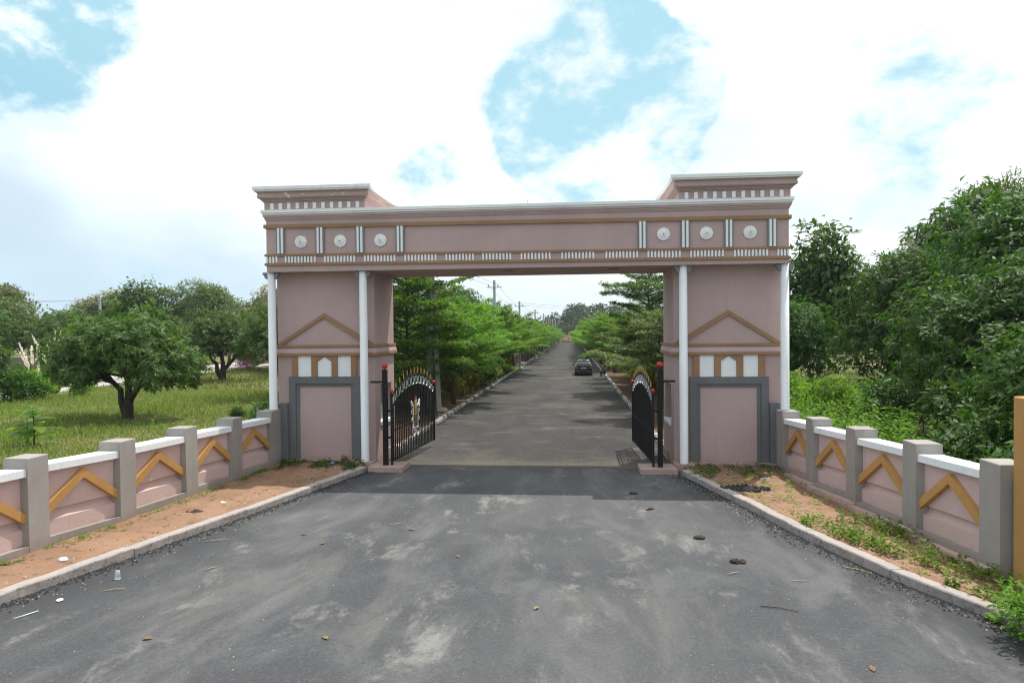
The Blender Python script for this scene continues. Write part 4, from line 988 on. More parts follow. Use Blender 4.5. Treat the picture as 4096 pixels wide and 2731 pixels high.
# --- avenue trees with flat tiers
def avenue_proto(key, seed, H, Rr, leaf_m, n_leaf, rise=.4, nb=44, leaf=.14, z0=1.75, pw=1.35):
    g = np.random.default_rng(seed); rr = random.Random(seed); b = MB(); Ps = []; Ds = []; Ns = []
    b.tube([(0, 0, -.2), (.03, .02, 1.2), (-.03, 0, H * .5), (0, 0, H * .97)], [.13, .10, .075, .02], 8)
    br = []
    for k in range(nb):
        q = ((k + rr.uniform(-.4, .4)) / nb); q = min(1, max(0, q)) ** .9
        l = Rr * (1.04 - .80 * q ** pw) * rr.uniform(.5, 1.18); br.append((q, k * 2.39996 + rr.uniform(-.3, .3), l))
    tot = sum(l ** 1.5 for _, _, l in br)
    for q, a, l in br:
        z = z0 + (H - z0 - .35) * q; rs = rise * rr.uniform(.6, 1.5) * (.55 + .75 * q); d = Vector((math.cos(a), math.sin(a), 0)); sag = rr.uniform(.06, .2)
        zz = lambda s: rs * l * s ** .9 - sag * l * s ** 2.2
        pts = [Vector((0, 0, z)) + d * l * s + Vector((0, 0, zz(s))) for s in (0, .25, .5, .75, 1)]
        b.tube(pts, [.035, .028, .02, .012, .006], 5)
        n = int(n_leaf * l ** 1.5 / tot); s = g.uniform(.12, 1.08, n) ** .75; sc_ = np.clip(s, 0, 1.08)
        # side twigs leave the branch in a flat spray, each ending in tufts
        w_ = l * .34 * np.sin(np.clip(s, 0, 1) * 2.5 + .4); t = g.uniform(-1, 1, n); s = np.round(s * 14) / 14 + g.normal(size=n) * .018
        side = np.array([-d.y, d.x, 0]); fwd = np.array(d)
        c = np.outer(s * l, fwd) + np.outer(t * w_, side) + np.outer(np.abs(t) * w_ * .55, fwd)
        c[:, 2] += z + zz(sc_) + np.abs(t) * w_ * .16 + g.normal(size=n) * .055 - .10 * (g.uniform(0, 1, n) < .18)
        c[:, :2] += g.normal(size=(n, 2)) * .04
        Ps.append(c); dd = fwd[None] * .8 + np.outer(np.sign(t), side) * .5 + rdir(g, n) * .9; dd[:, 2] = dd[:, 2] * .4 + .12; Ds.append(dd); Ns.append(np.array([0, 0, 1.]) + rdir(g, n) * .6)
    P = np.concatenate(Ps); D = np.concatenate(Ds); N = np.concatenate(Ns); n = len(P); s = g.uniform(.6, 1.3, n)
    VAR[key] = ('avenue_tree', b.mesh('trunk', 'bark_brown', False), leaf_mesh('crown', leaf_m, P, D, unit(N), leaf * s, leaf * .6 * s, .1), None)
avenue_proto('av_a', 51, 5.0, 3.0, 'leaf_avenue', 26000, .5, 46, .115); avenue_proto('av_b', 52, 4.6, 3.2, 'leaf_avenue', 26000, .58, 42, .115); avenue_proto('av_c', 53, 5.5, 2.9, 'leaf_avenue', 26000, .66, 48, .115)
avenue_proto('av_tall', 54, 8.8, 3.7, 'leaf_avenue_dark', 46000, .42, 74, .15, 1.9, 2.6); avenue_proto('av_grey', 55, 4.9, 3.2, 'leaf_grey', 23000, .46, 46, .125, 1.95)
ra = random.Random(77); GL = 'tiered avenue trees in the left row'; GRt = 'tiered avenue trees in the right row'
first_l = [('av_tall', -7.0, 14.2, 0.3, .98, 'tall dark tiered tree close behind the left tower'), ('av_a', -5.25, 18.0, 1.2, 1.12, 'first low tiered tree in the left row, behind the left gate leaf'),
           ('av_tall', -8.2, 22.0, 2.0, .92, 'tall tiered tree with one long branch reaching over the left row'), ('av_c', -5.6, 23.2, 2.1, 1.05, 'second low tiered tree in the left row from the gate'),
           ('av_a', -5.3, 27.8, .2, .98, 'third low tiered tree in the left row from the gate'), ('av_a', -6.4, 30.4, 3.3, 1.36, 'tiered tree set back behind the third tree of the left row'), ('av_b', -7.0, 34.5, 1.0, 1.22, 'tiered tree just before the nearest crossarm pole')]
for k, x, y, rz, sc, lb in first_l: plant_tree(k, x, y, lb, rz, sc, GL)
y = 38.8; nl = -1; py = 0
while y < 274:
    if not (59.5 < y < 70.5):
        nl = nl + 1 if (y < 60) == (py < 60) else 0; py = y
        lb = 'tiered green tree of the left row, %s beyond the nearest pole' % ordinal(nl) if y < 60 else ('tiered green tree of the left row, %s beyond the side road' % ordinal(nl) if nl < 12 else 'small tiered tree far along the left row towards the end gate')
        plant_tree(ra.choice(['av_a', 'av_b', 'av_c', 'av_b']), -5.15 + ra.uniform(-.3, .25), y, lb, ra.uniform(0, 6.28), ra.uniform(1.02, 1.25), GL)
    y += ra.uniform(4.3, 5.3)
first_r = [('av_grey', 6.6, 12.0, .5, 1.05, 'first tiered tree in the right row with trunk beside the right gate'), ('av_tall', 7.0, 27.5, 1.1, 1.0, 'tall tiered tree with long pointed branch behind the right tower'),
           ('av_grey', 6.8, 24.0, 2.2, 1.02, 'greyish low tiered tree in the right row beyond the gate'), ('av_grey', 7.2, 19.0, 4.0, 1.08, 'greyish tiered tree behind the right gate leaf'),
           ('av_grey', 7.6, 31.0, 3.1, .98, 'greyish tiered tree of the right row ahead of the sedan'), ('av_tall', 8.6, 36.5, 2.6, .80, 'second tall tiered tree farther along the right row'),
           ('av_b', 7.3, 37.0, .9, 1.05, 'tiered tree with yellowish tips near the sedan'), ('av_a', 7.4, 42.0, 3.9, 1.0, 'tiered tree behind the sitting person'), ('av_grey', 9.4, 15.5, 1.9, .95, 'greyish tree set back behind the first tree of the right row'), ('av_b', 10.2, 32.5, 2.9, 1.05, 'green tiered tree set back behind the greyish trees'), ('av_a', 10.0, 41.0, 1.3, 1.0, 'tiered tree set back from the road behind the seated people')]
for k, x, y, rz, sc, lb in first_r: plant_tree(k, x, y, lb, rz, sc, GRt)
y = 54; nl = -1
while y < 274:
    nl += 1; lb = 'tiered green tree of the right row, %s past the sedan' % ordinal(nl) if nl < 12 else 'small tiered tree far along the right row towards the end gate'
    plant_tree(ra.choice(['av_a', 'av_b', 'av_c']), 5.6 + ra.uniform(-.2, .3), y, lb, ra.uniform(0, 6.28), ra.uniform(1.02, 1.25), GRt); y += ra.uniform(4.3, 5.3)
# verge shrubs
for i, (k, x, y, sc, lb) in enumerate([('bush_yellow', -5.9, 21.0, .95, 'yellow leaved shrub between the first two trees of the left row'), ('bush_yellow', -5.3, 25.0, .9, 'yellow green shrub before the third tree of the left row'), ('bush', -5.4, 31.5, 1.2, 'rounded dark shrub beside the nearest pole'), ('bush_yellow', -5.2, 34.5, 1.1, 'shrub with yellow top right beside the nearest pole'),
        ('bush', -5.4, 41.5, 1.1, 'shrub beyond the nearest pole, low and dark'), ('bush_yellow', -5.3, 45.5, 1.1, 'yellowish shrub between pole and side road'), ('bush', -5.4, 51, 1.1, 'dark shrub near the side road corner'), ('bush_yellow', 7.0, 33.5, 1.1, 'bright yellow green shrub in the right verge'), ('bush_light', 8.3, 14.0, 1.3, 'light green shrub behind the right gate post'), ('bush_light', 7.7, 35.5, 1.3, 'light green shrub beside the road ahead of the seated people'), ('bush', 8.6, 40.0, 1.4, 'dark green shrub just before the seated people'), ('bush_light', 7.4, 50.5, 1.5, 'light green shrub behind the seated people'), ('bush', 9.4, 46.0, 1.5, 'dark shrub deeper in the verge behind the seated people'), ('bush_yellow', 7.6, 22.0, 1.2, 'yellowish shrub seen through the right gate')]):
    plant_tree(k, x, y, lb, i * 1.3, sc, 'shrubs on the avenue verges', gz(y) + .08, 'shrub')
for i in range(14):
    y = 10 + i * 4.2
    plant_tree('bush_light' if i % 3 else 'bush', -9.3 + ra.uniform(-.8, .5), y, 'shrub in the thicket behind the left avenue row, %s from the gateway' % (ordinal(i) if i < 12 else 'one of the last'), ra.uniform(0, 6), ra.uniform(1.0, 1.5), 'shrubs behind the left avenue row', None, 'shrub')
for i in range(10):
    y = 9 + i * 4.6
    plant_tree('bush_light', 12.2 + ra.uniform(-.6, .8), y, 'light green shrub behind the right avenue row, %s from the gateway' % ordinal(i), ra.uniform(0, 6), ra.uniform(1.0, 1.5), 'shrubs behind the right avenue row', None, 'shrub')
# shrubs of the fields
for k, x, y, sc, lb in [('bush', -13.0, 10.0, .62, 'dark low shrub in the field beside the left tower'), ('bush', -14.8, 11.2, .42, 'smaller dark shrub left of the tower shrub'), ('bush_light', -34.2, 21.5, 1.3, 'leafy green bush by the field road under the plume grass'), ('bush_light', -36.2, 20.5, 1.5, 'leafy bush at the left edge of the photograph'), ('bush_light', -33.0, 24.5, .95, 'small leafy bush right of the plume grass'), ('bush', -34.5, 21, 1.2, 'bush at the roadside near the left edge'),
        ('bush', 14.6, 1.4, 1.6, 'dark glossy bush low behind the right wall'), ('bush', 11.6, -3.2, 1.25, 'glossy bush against the right wall\'s middle post'), ('bush', 12.0, -5.8, 1.4, 'dark bush behind the right wall\'s near panel'), ('bush', 13.3, -1.2, 1.3, 'leafy dark bush behind the right wall\'s second post'),
        ('bush', 15.0, 8.2, 1.3, 'dark bush at the edge of the right weeds')]:
    plant_tree(k, x, y, lb, x, sc, None, None, 'shrub')
plant_tree('bush_light', 8.15, -11.3, 'feathery green shrub growing over the near end of the right kerb', .7, (.85, .8, .62), None, 0, 'shrub')
plant_tree('bush_light', 8.9, -12.3, 'larger feathery shrub at the lower right corner', 2.7, (1.1, 1.1, .78), None, 0, 'shrub')

# --- plants with large leaves, every leaf a piece
def big_plant(x, y, label, H, n, seed, lm, size):
    rr = random.Random(seed); t = thing('big_leaf_plant', label, 'plant', (x, y, gz(y)))
    MB().tube([(0, 0, -.1), (.03, 0, H * .4), (-.02, .02, H * .8), (0, 0, H)], [.03, .025, .018, .01], 6).build('stem', 'stem_green', t)
    shapes = []
    for k in range(3):
        rows = []; b = MB(); prof = [(0, .03), (.15, .30), (.4, .5), (.65, .46), (.85, .26), (1, .02)]
        for s, w_ in prof:
            z = .16 * s - (.30 + .1 * k) * s * s; rows.append([(s, -w_ * .62, z - w_ * .05), (s, 0, z - .035), (s, w_ * .62, z - w_ * .05)])
        v = [p for r_ in rows for p in r_]; f = []
        for i in range(len(prof) - 1):
            for j in range(2): f.append((i * 3 + j, i * 3 + j + 1, i * 3 + j + 4, i * 3 + j + 3))
        b.add(v, f, True); shapes.append(b.mesh('leaf', lm))
    for i in range(n):
        q = (i + 1) / n; s = size * (1.15 - .6 * q) * rr.uniform(.8, 1.2)
        o = link('leaf', shapes[i % 3], t, (0, 0, H * (.22 + .78 * q))); o.rotation_euler = (rr.uniform(-.2, .2), -.1 - .45 * q + rr.uniform(-.2, .3), i * 2.4 + rr.uniform(-.3, .3)); o.scale = (s, s, s)
big_plant(-19.1, 3.5, 'bright green plant with broad leaves in the lower left field', 1.55, 16, 3, 'leaf_young', .88)
big_plant(-19.7, 3.9, 'smaller broad leaved plant touching the bright green one', 1.1, 10, 4, 'leaf_young', .7)
big_plant(13.9, 7.2, 'dark plant with broad grey green leaves among the right weeds', 2.3, 20, 5, 'leaf_bigplant', .72)
big_plant(15.0, 6.4, 'low broad leaved plant right of the dark one in the weeds', 1.1, 9, 6, 'leaf_young', .55)

# --- plume grass
def plume_clump(x, y, label, n, H, seed):
    rr = random.Random(seed); g = np.random.default_rng(seed); t = thing('plume_grass', label, 'grass clump', (x, y, gz(y)))
    b = MB(); tips = []
    for i in range(n):
        a = rr.uniform(0, 6.28); h = H * rr.uniform(.6, 1.05); l = h * rr.uniform(.1, .32); r_ = rr.uniform(0, .35)
        p = [Vector((math.cos(a) * (r_ + l * s * s), math.sin(a) * (r_ + l * s * s), h * s)) for s in (0, .35, .7, 1)]
        b.tube(p, [.012, .010, .008, .004], 4); tips.append((p[2], p[3]))
    b.build('stalks', 'straw', t)
    for a, c in tips:
        k = 46; s = g.uniform(0, 1, k); d = np.array(c - a); P = np.array(a)[None] + np.outer(s * 1.25, d) + g.normal(size=(k, 3)) * .02
        link('plume', leaf_mesh('plume', 'plume', P, unit(d)[None] * 1.2 + rdir(g, k) * .5 if False else (d / np.linalg.norm(d))[None] * 1.2 + rdir(g, k) * .55, rdir(g, k), .26 * (1.1 - .5 * s), .07), t)
    k = 260; a = g.uniform(0, 6.28, k); P = np.stack([np.cos(a) * .3, np.sin(a) * .3, np.zeros(k)], 1) * g.uniform(.2, 1, k)[:, None]; D = np.stack([np.cos(a) * .5, np.sin(a) * .5, np.ones(k)], 1)
    link('blades', leaf_mesh('blades', 'leaf_grass', P, D, rdir(g, k), g.uniform(.7, 1.5, k), .04), t)
plume_clump(-36.6, 26.2, 'tall clump of white plume grass beside the field road', 14, 4.4, 1); plume_clump(-37.4, 25.4, 'shorter plume grass clump left of the tall one', 9, 3.3, 2)
plume_clump(-42, -.5, 'plume grass at the left edge before the field road', 5, 1.8, 3)
# two thin stakes
for x, y in ((-38.5, 18.9), (-37.4, 19.0)):
    o = MB().tube([(x, y, -.2), (x + .03, y, 2.1)], .03, 6).build('stake', 'bark_grey'); tag(o, 'thin wooden stake standing left of the plume grass', 'stake', 'stakes in the left field')

# --- compound wall behind the field road, with a bougainvillea
o = MB().box(-130, -47, 66, 66.3, -.6, 1.05).box(-130, -47, 65.95, 66.35, 1.05, 1.15).build('compound_wall', 'far_wall'); tag(o, 'long low pinkish wall across the field road', 'wall')
o = MB().box(-46, -30, 74, 74.3, -.7, 1.6).build('compound_wall', 'far_wall'); tag(o, 'pinkish wall piece behind the second mango tree', 'wall')
g = np.random.default_rng(61); leafm('bougainvillea', (.32, .10, .26), (.50, .20, .38), .35, .6, (1.1, .8, 1.1))
VAR['boug'] = ('bougainvillea', VAR['bush'][1], leaf_mesh('crown', 'bougainvillea', *crown_leaves(g, [(0, 0, 1.0, 1.1, 1.0, .9)], 150, 12, .15, .15, .1)), None)
plant_tree('boug', -38.2, 60, 'pink flowering bougainvillea bush behind the second mango trunk', 0, 1.2, None, None, 'shrub')

# --- grass, weeds, ground cover: nobody could count these
def blades(name, m, g, n, region, hmin, hmax, wd, lean=.45, zf=gz, dens=None):
    x = g.uniform(region[0], region[1], n); y = g.uniform(region[2], region[3], n)
    if dens is not None: k = dens(x, y, g); x, y = x[k], y[k]
    n = len(x); P = np.stack([x, y, np.array([zf(q) for q in y]) - .05], 1); D = rdir(g, n) * lean; D[:, 2] = 1
    N = rdir(g, n); N[:, 2] *= .3
    patch = .75 + .5 * np.clip(np.sin(x * .7 + np.sin(y * .5) * 1.5) * np.sin(y * .61 + 1.2), -.6, 1)
    return link(name, leaf_mesh(name, m, P, D, unit(N), g.uniform(hmin, hmax, n) * patch, wd), None, None, 'stuff')
g = np.random.default_rng(5)
infield = lambda x, y, g: (x < -8.9 - .06 * (5 - y).clip(0)) & (y > -13 + (-9 - x) * .25)
blades('field_grass', 'leaf_grass', g, 62000, (-36, -8.9, -8, 30), .12, .42, .045, .6, gz, lambda x, y, g: infield(x, y, g) & (x > -35.5 - .08 * y))
blades('field_grass', 'leaf_grass', g, 16000, (-60, -10, 30, 62), .2, .55, .08, .6, gz, lambda x, y, g: (x > -38.2 - .08 * (y - 28)) | (x < -46))
blades('field_grass', 'leaf_weed', g, 15000, (-36, -9, -8, 30), .10, .32, .055, .8, gz, lambda x, y, g: infield(x, y, g) & (x > -35.5 - .08 * y) & (np.sin(x * .55 + 1.3 * np.sin(y * .4)) * np.sin(y * .48) > .05))
blades('field_grass', 'leaf_weed', g, 9000, (-75, -45, 20, 64), .3, .8, .12, .6, gz, lambda x, y, g: x < -45.5 - .08 * (y - 28))
def weeds(name, m, g, n, region, hmin, hmax, per, leaf, dens=None, spread=.12, zf=gz):
    x = g.uniform(region[0], region[1], n); y = g.uniform(region[2], region[3], n)
    if dens is not None: k = dens(x, y, g); x, y = x[k], y[k]
    n = len(x); h = g.uniform(hmin, hmax, n); z = np.array([zf(q) for q in y])
    tilt = g.normal(size=(n, 2)) * .12
    q = g.uniform(.15, 1.0, (n, per)); a = g.uniform(0, 6.28, (n, per)); r_ = spread * (1.25 - q) * g.uniform(.4, 1.2, (n, per))
    X = x[:, None] + tilt[:, :1] * q * h[:, None] + np.cos(a) * r_ * .3; Y = y[:, None] + tilt[:, 1:] * q * h[:, None] + np.sin(a) * r_ * .3; Z = z[:, None] + q * h[:, None]
    P = np.stack([X, Y, Z], 2).reshape(-1, 3); D = np.stack([np.cos(a), np.sin(a), g.uniform(-.3, .6, a.shape)], 2).reshape(-1, 3)
    N = unit(np.array([0, 0, 1.]) + rdir(g, len(P)) * .6); s = g.uniform(.7, 1.3, len(P))
    return link(name, leaf_mesh(name, m, P, D, N, leaf * s, leaf * .55 * s), None, None, 'stuff')
weeds('weed_thicket', 'leaf_weed', g, 3000, (8.6, 24, -1, 26), .8, 1.7, 24, .13, lambda x, y, g: (x > 8.5 + .02 * y) & (x < 9.3 + .36 * (y + 8)), .3)
weeds('weed_thicket', 'leaf_weed', g, 500, (8.6, 12.5, -5, 0), .3, .8, 20, .10, lambda x, y, g: (x > 9.0 - .10 * y) & (x < 12.6 + .3 * y), .2)
weeds('field_weeds', 'leaf_weed', g, 260, (-34, -9.5, -6, 22), .25, .75, 16, .09, infield)
weeds('hedge_grass', 'leaf_dense', g, 900, (-13, -8.5, 6, 58), .5, 1.3, 18, .16, None, .25)
weeds('verge_litter', 'leaf_dry', g, 2600, (-8.5, -4.9, 3.5, 60), .0, .03, 5, .07, None, .6, lambda y: gz(y) + .11)
weeds('verge_weeds', 'leaf_dense', g, 900, (6.5, 11.5, 4, 60), .05, .35, 10, .10, None, .3, lambda y: gz(y) + .10)
weeds('verge_weeds', 'leaf_dense', g, 500, (-8.5, -6.0, 4, 60), .05, .4, 10, .10, None, .3, lambda y: gz(y) + .10)
weeds('verge_litter', 'leaf_dry', g, 2400, (5.0, 11.3, 3.5, 60), .0, .03, 5, .07, None, .6, lambda y: gz(y) + .11)
# weeds of the two dirt strips
def near_line(xf, lo, hi): return lambda x, y, g: (x > xf(y) + lo) & (x < xf(y) + hi)
lw = lambda y: np.interp(y, [p[1] for p in LP], [p[0] for p in LP]); rw = lambda y: np.interp(-y, [-p[1] for p in RP], [p[0] for p in RP])
zs = lambda y: .12
weeds('strip_weeds', 'leaf_dense', g, 420, (-7.7, -5.0, -1.3, .1), .01, .15, 9, .07, lambda x, y, g: (np.sin(x * 6 + 1) * .5 + y * .9 > -.55 + g.uniform(-.4, .4, len(x))), .22, zs)
weeds('strip_weeds', 'leaf_weed', g, 2600, (-9.2, -7.4, -12, -1), .01, .10, 9, .055, lambda x, y, g: (x > lw(y) + .08) & (x < lw(y) + .15 + .35 * g.uniform(0, 1, len(x)) ** 2) & (np.sin(y * 2.3) + np.sin(y * 5.1 + 1) > g.uniform(-1.6, .8, len(x))), .2, zs)
weeds('strip_weeds', 'leaf_dry', g, 500, (-9, -5, -12, -.5), .0, .03, 4, .05, lambda x, y, g: (x < np.interp(y, [p[1] for p in LK[::-1]], [p[0] for p in LK[::-1]]) - .3) & (x > lw(y)), .3, zs)
weeds('strip_weeds', 'leaf_dry', g, 500, (5, 8.6, -11, -.5), .0, .03, 4, .05, lambda x, y, g: (x > np.interp(y, [p[1] for p in RK[::-1]], [p[0] for p in RK[::-1]]) + .3) & (x < rw(y)), .3, zs)
weeds('strip_weeds', 'leaf_weed', g, 90, (-8, -5, -8, -1), .02, .08, 9, .05, lambda x, y, g: x < np.interp(y, [p[1] for p in LK[::-1]], [p[0] for p in LK[::-1]]) - .35, .2, zs)
rk_ = lambda y: np.interp(y, [p[1] for p in RK[::-1]], [p[0] for p in RK[::-1]])
weeds('strip_weeds', 'leaf_weed', g, 650, (6.0, 8.6, -11, -5.8), .05, .26, 13, .08, lambda x, y, g: (x > rk_(y) + .3) & (x < rw(y) - .05) & (np.sin(x * 5 + y * 3) > -.5), .2, zs)
weeds('strip_weeds', 'leaf_dense', g, 300, (4.9, 7.7, -1.8, .1), .01, .13, 9, .06, lambda x, y, g: (np.sin(x * 5) * .5 + y * .7 > -.75 + g.uniform(-.4, .4, len(x))), .2, zs)
weeds('strip_weeds', 'leaf_weed', g, 120, (5, 8, -6, -1), .02, .14, 10, .06, lambda x, y, g: (x > rk_(y) + .3) & (x < rw(y) - .2), .2, zs)
weeds('strip_weeds', 'leaf_weed', g, 160, (7.6, 9.3, -13, -10.6), .03, .22, 14, .09, None, .25, lambda y: .0)
# far wood on the hill
def forest(name, g, n, xr, yr, hmin, hmax, m='leaf_forest'):
    x = g.uniform(*xr, n); y = g.uniform(*yr, n); h = g.uniform(hmin, hmax, n); per = 60
    keep = ~((np.abs(x + 12) < 12) & (y > 385)); x, y, h = x[keep], y[keep], h[keep]; n = len(x)
    z = np.array([hz(a, c) if c > 296 else gz(min(c, 285)) for a, c in zip(x, y)])
    C = np.stack([x, y, z + h * .55], 1); d = rdir(g, n * per); d[:, 2] += .3; d = unit(d)
    P = np.repeat(C, per, 0) + d * np.repeat(np.stack([h * .45, h * .45, h * .5], 1), per, 0) * g.uniform(.7, 1.05, n * per)[:, None]
    return link(name, leaf_mesh(name, m, P, d + rdir(g, n * per) * .8, unit(d + np.array([0, 0, .8])), g.uniform(.8, 1.7, n * per), g.uniform(.6, 1.1, n * per)), None, None, 'stuff')
forest('hill_forest', g, 900, (-150, 170), (318, 424), 3.0, 6.5)
forest('far_woods', g, 420, (-140, -14), (110, 300), 5, 9); forest('far_woods', g, 420, (15, 160), (110, 300), 5, 9)
forest('far_woods', g, 90, (-40, 40), (304, 330), 4, 7)

# ------------------------------------------------------------------ litter and small things
def crumple(name, mm, loc, r, seed, label, cat, flat=.5, parent=None, group=None, n=9):
    rr = random.Random(seed); b = MB(); b.ball((0, 0, r * flat * .8), r, n, flat)
    b.v = [(x * rr.uniform(.7, 1.25), y * rr.uniform(.7, 1.25), max(.002, z * rr.uniform(.7, 1.3))) for x, y, z in b.v]
    o = b.build(name, mm, parent, loc)
    if parent is None: tag(o, label, cat, group)
    return o
def dungpile(x, y, z, s, label, seed):
    t = thing('dung', label, 'dung', (x, y, z)); rr = random.Random(seed)
    for k in range(6):
        crumple('lump', 'dung', (rr.uniform(-.1, .1) * s, rr.uniform(-.06, .06) * s, 0), .062 * s * rr.uniform(.5, 1.25), seed * 7 + k, '', '', rr.uniform(.25, .5), t)
dungpile(3.17, -3.12, .003, 0.80, 'flat dark dung in the beam\'s shadow on the road', 1); dungpile(3.4, -4.67, .003, 0.72, 'brown dung just outside the shadow on the road', 2)
dungpile(4.15, -6.85, .003, 0.96, 'flat brown dung midway along the right kerb', 3); dungpile(4.6, -8.3, .003, 1.04, 'nearest heaped brown dung on the right of the road', 4)
dungpile(-7.2, -5.95, .12, 1.3, 'dark dung on the left dirt strip near the kerb', 5)
t = thing('plastic_cup', 'crushed clear plastic cup lying on the asphalt by the left kerb', 'cup', (-6.38, -9.8, .003))
MB().lathe([(.05, 0), (.052, .004), (.043, .06), (.047, .064), (.036, .15), (.034, .152), (.003, .152)], (0, 0, 0), 16).build('cup', 'clear_plastic', t); MB().lathe([(.05, .003), (.057, .006), (.05, .010)], (0, 0, 0), 16).build('rim', 'clear_plastic', t)
crumple('paper_scrap', 'paper', (-6.69, -10.78, .003), .06, 8, 'torn white paper scrap on the asphalt below the plastic cup', 'paper', .25)
o = MB().tube([(-6.85, -11.5, .014), (-6.76, -11.36, .02), (-6.70, -11.2, .014)], .009, 6).build('drinking_straw', 'plastic_white'); tag(o, 'bent white drinking straw at the left of the road', 'straw')
crumple('plastic_bag', 'plastic_white', (-7.8, -9.3, .12), .09, 11, 'white plastic bag on the dirt behind the left kerb', 'plastic bag', .4)
crumple('plastic_bag', 'plastic_white', (-6.95, -5.1, .12), .075, 12, 'small white plastic bag on the left dirt strip beyond the dung', 'plastic bag', .4)
crumple('wrapper', 'blue_wrap', (-5.9, -.35, .16), .07, 13, 'blue wrapper among weeds before the left tower', 'wrapper', .5)
crumple('brick_lump', 'brick_red', (-5.7, .18, .17), .12, 14, 'reddish brick lump on the left tower plinth', 'brick', .7)
t = thing('plastic_bottle', 'clear plastic bottle with purple label lying on the right dirt strip', 'bottle', (6.78, -2.0, .17), .4)
MB().lathe([(.004, -.12), (.036, -.118), (.038, .05), (.014, .09), (.014, .12)], (0, 0, 0), 12, 'x').build('body', 'clear_plastic', t); MB().lathe([(.0385, -.06), (.0385, .02)], (0, 0, 0), 12, 'x').build('label_band', 'purple_label', t); MB().lathe([(.017, .105), (.017, .13)], (0, 0, 0), 10, 'x').build('cap', 'plastic_white', t)
rr = random.Random(30); b = MB()
for k in range(150):
    a = rr.uniform(0, 6.28); q = math.sqrt(rr.random()); x, y_ = 6.05 + .62 * q * math.cos(a), -2.95 + .34 * q * math.sin(a); s = rr.uniform(.02, .055)
    b.loft([[(x - s, y_ - s, .12), (x + s, y_ - s * .8, .12), (x + s * .9, y_ + s, .12), (x - s, y_ + s, .12)], [(x - s * .5, y_ - s * .5, .12 + s), (x + s * .6, y_ - s * .4, .12 + s), (x + s * .4, y_ + s * .6, .12 + s * 1.2), (x - s * .5, y_ + s * .5, .12 + s)]], True, False)
o = b.build('charred_rubble', 'char', None, None, 'stuff')
for k, (x, y_, lb) in enumerate([(-4.1, -7.12, 'pale leaf lying on the asphalt left of centre, upper of two'), (-3.49, -7.68, 'pale dry leaf on the asphalt, lower right of the upper one'), (-.6, -8.3, 'dry leaf on the asphalt near the centre of the road'), (-1.9, -6.6, 'curled yellow leaf on the road left of the centre'), (1.0, -10.6, 'orange leaf on the asphalt in the lower middle'), (-1.9, -11.8, 'orange brown leaf low on the road left of centre'), (-4.4, -12.0, 'brown leaf at the lower left of the road'), (5.3, -12.2, 'pale leaf at the lower right of the road')]):
    o = MB().loft([[(-.07, -.002, .006), (-.07, .002, .006), (-.07, .002, .009)], [(-.02, -.035, .022), (-.02, .035, .012), (-.02, 0, .03)], [(.03, -.03, .015), (.03, .03, .028), (.03, 0, .03)], [(.08, -.002, .012), (.08, .002, .012), (.08, 0, .015)]], True, False).build('fallen_leaf', 'leaf_dry' if k > 1 else 'leaf_grass', None, (x, y_, .004)); o.rotation_euler = (0, 0, k * 1.1); tag(o, lb, 'leaf')
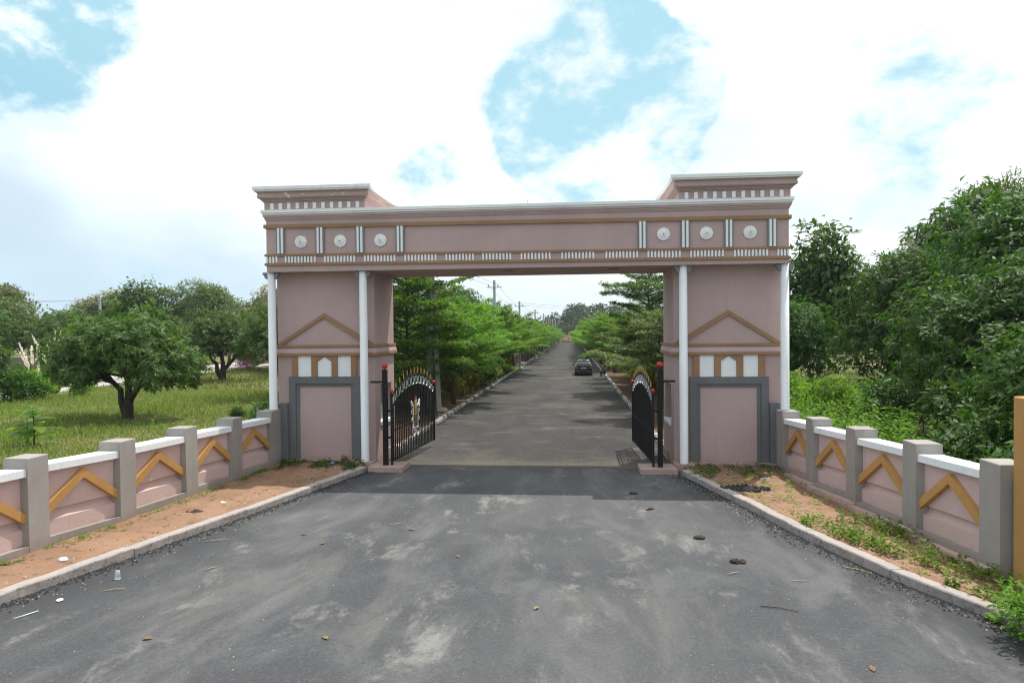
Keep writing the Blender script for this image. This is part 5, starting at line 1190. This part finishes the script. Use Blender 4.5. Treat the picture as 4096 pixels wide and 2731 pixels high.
for k, (x, y_, l, a, lb) in enumerate([(4.7, -10.4, .55, -.35, 'long brown twig on the lower right of the asphalt'), (4.35, -8.9, .28, .5, 'short straw stalk just below the nearest dung'), (5.4, -9.2, .3, .05, 'straw stalk between the dung and the right kerb'), (-6.1, -10.3, .35, .4, 'straw stalk on the asphalt right of the paper scrap'), (-5.75, -7.6, .5, .35, 'pale twig along the foot of the left kerb'), (-2.3, -6.2, .4, .45, 'thin dark twig on the road left of centre'), (6.55, -8.6, .5, -.7, 'dry stalk at the foot of the right kerb'), (-5.0, -9.2, .25, .9, 'thin straw stalk on the left half of the road')]):
    d = Vector((math.cos(a), math.sin(a), 0)) * l / 2; o = MB().tube([(x - d.x, y_ - d.y, .012), (x + .02, y_ + .01, .025), (x + d.x, y_ + d.y, .012)], [.007, .008, .004], 5).build('twig', 'straw' if k else 'bark_brown'); tag(o, lb, 'twig')
# grit and crumbs along the kerbs
def crumbs(name, mm, pts, seed, s0, s1):
    rr = random.Random(seed); b = MB()
    for x, y_, z in pts:
        s = rr.uniform(s0, s1); j = lambda: rr.uniform(.6, 1.3) * s
        b.add([(x - j(), y_ - j(), z), (x + j(), y_ - j(), z), (x + j() * .3, y_ + j(), z), (x, y_, z + j())], [(0, 1, 3), (1, 2, 3), (2, 0, 3)])
    b.build(name, mm, None, None, 'stuff')
rr = random.Random(44)
def along(K, sgn, n, sig):
    out = []
    for k in range(n):
        y_ = rr.uniform(-13, 0) if sgn < 0 else rr.uniform(-11, 0); x = interp(K, y_) - sgn * abs(rr.gauss(0, sig)) - sgn * .03; out.append((x, y_, .002))
    return out
crumbs('kerb_grit', 'char', along(LK, -1, 1500, .16) + along(RK, 1, 1300, .18), 1, .008, .03)
crumbs('kerb_grit', 'stone', along(LK, -1, 120, .3) + along(RK, 1, 170, .3), 2, .006, .018)
crumbs('kerb_chaff', 'straw', along(LK, -1, 40, .35) + along(RK, 1, 60, .3), 6, .006, .02)
crumbs('road_grit', 'stone', [(rr.uniform(-7, 7), rr.uniform(-14, 0), .002) for k in range(260)], 3, .006, .016)
crumbs('strip_stones', 'stone', [(interp(LK, yy) - rr.uniform(.3, 1.3), yy, .13) for yy in [rr.uniform(-11, -.5) for _ in range(160)]] + [(interp(RK, yy) + rr.uniform(.3, 1.4), yy, .13) for yy in [rr.uniform(-10, -.5) for _ in range(160)]], 4, .01, .035)

# ------------------------------------------------------------------ hazy air
hm = bpy.data.materials.new('haze'); hm.use_nodes = True; hm.node_tree.nodes.clear(); M['haze'] = hm
hn = NT(hm.node_tree); vo = hn.n('ShaderNodeVolumePrincipled', {'Color': (.86, .92, 1.0, 1), 'Density': .0002, 'Anisotropy': .2})
hn.n('ShaderNodeOutputMaterial', {'Volume': vo.outputs[0]})
MB().box(-950, 950, -650, 1250, -6, 42).build('haze', 'haze', None, None, 'stuff')
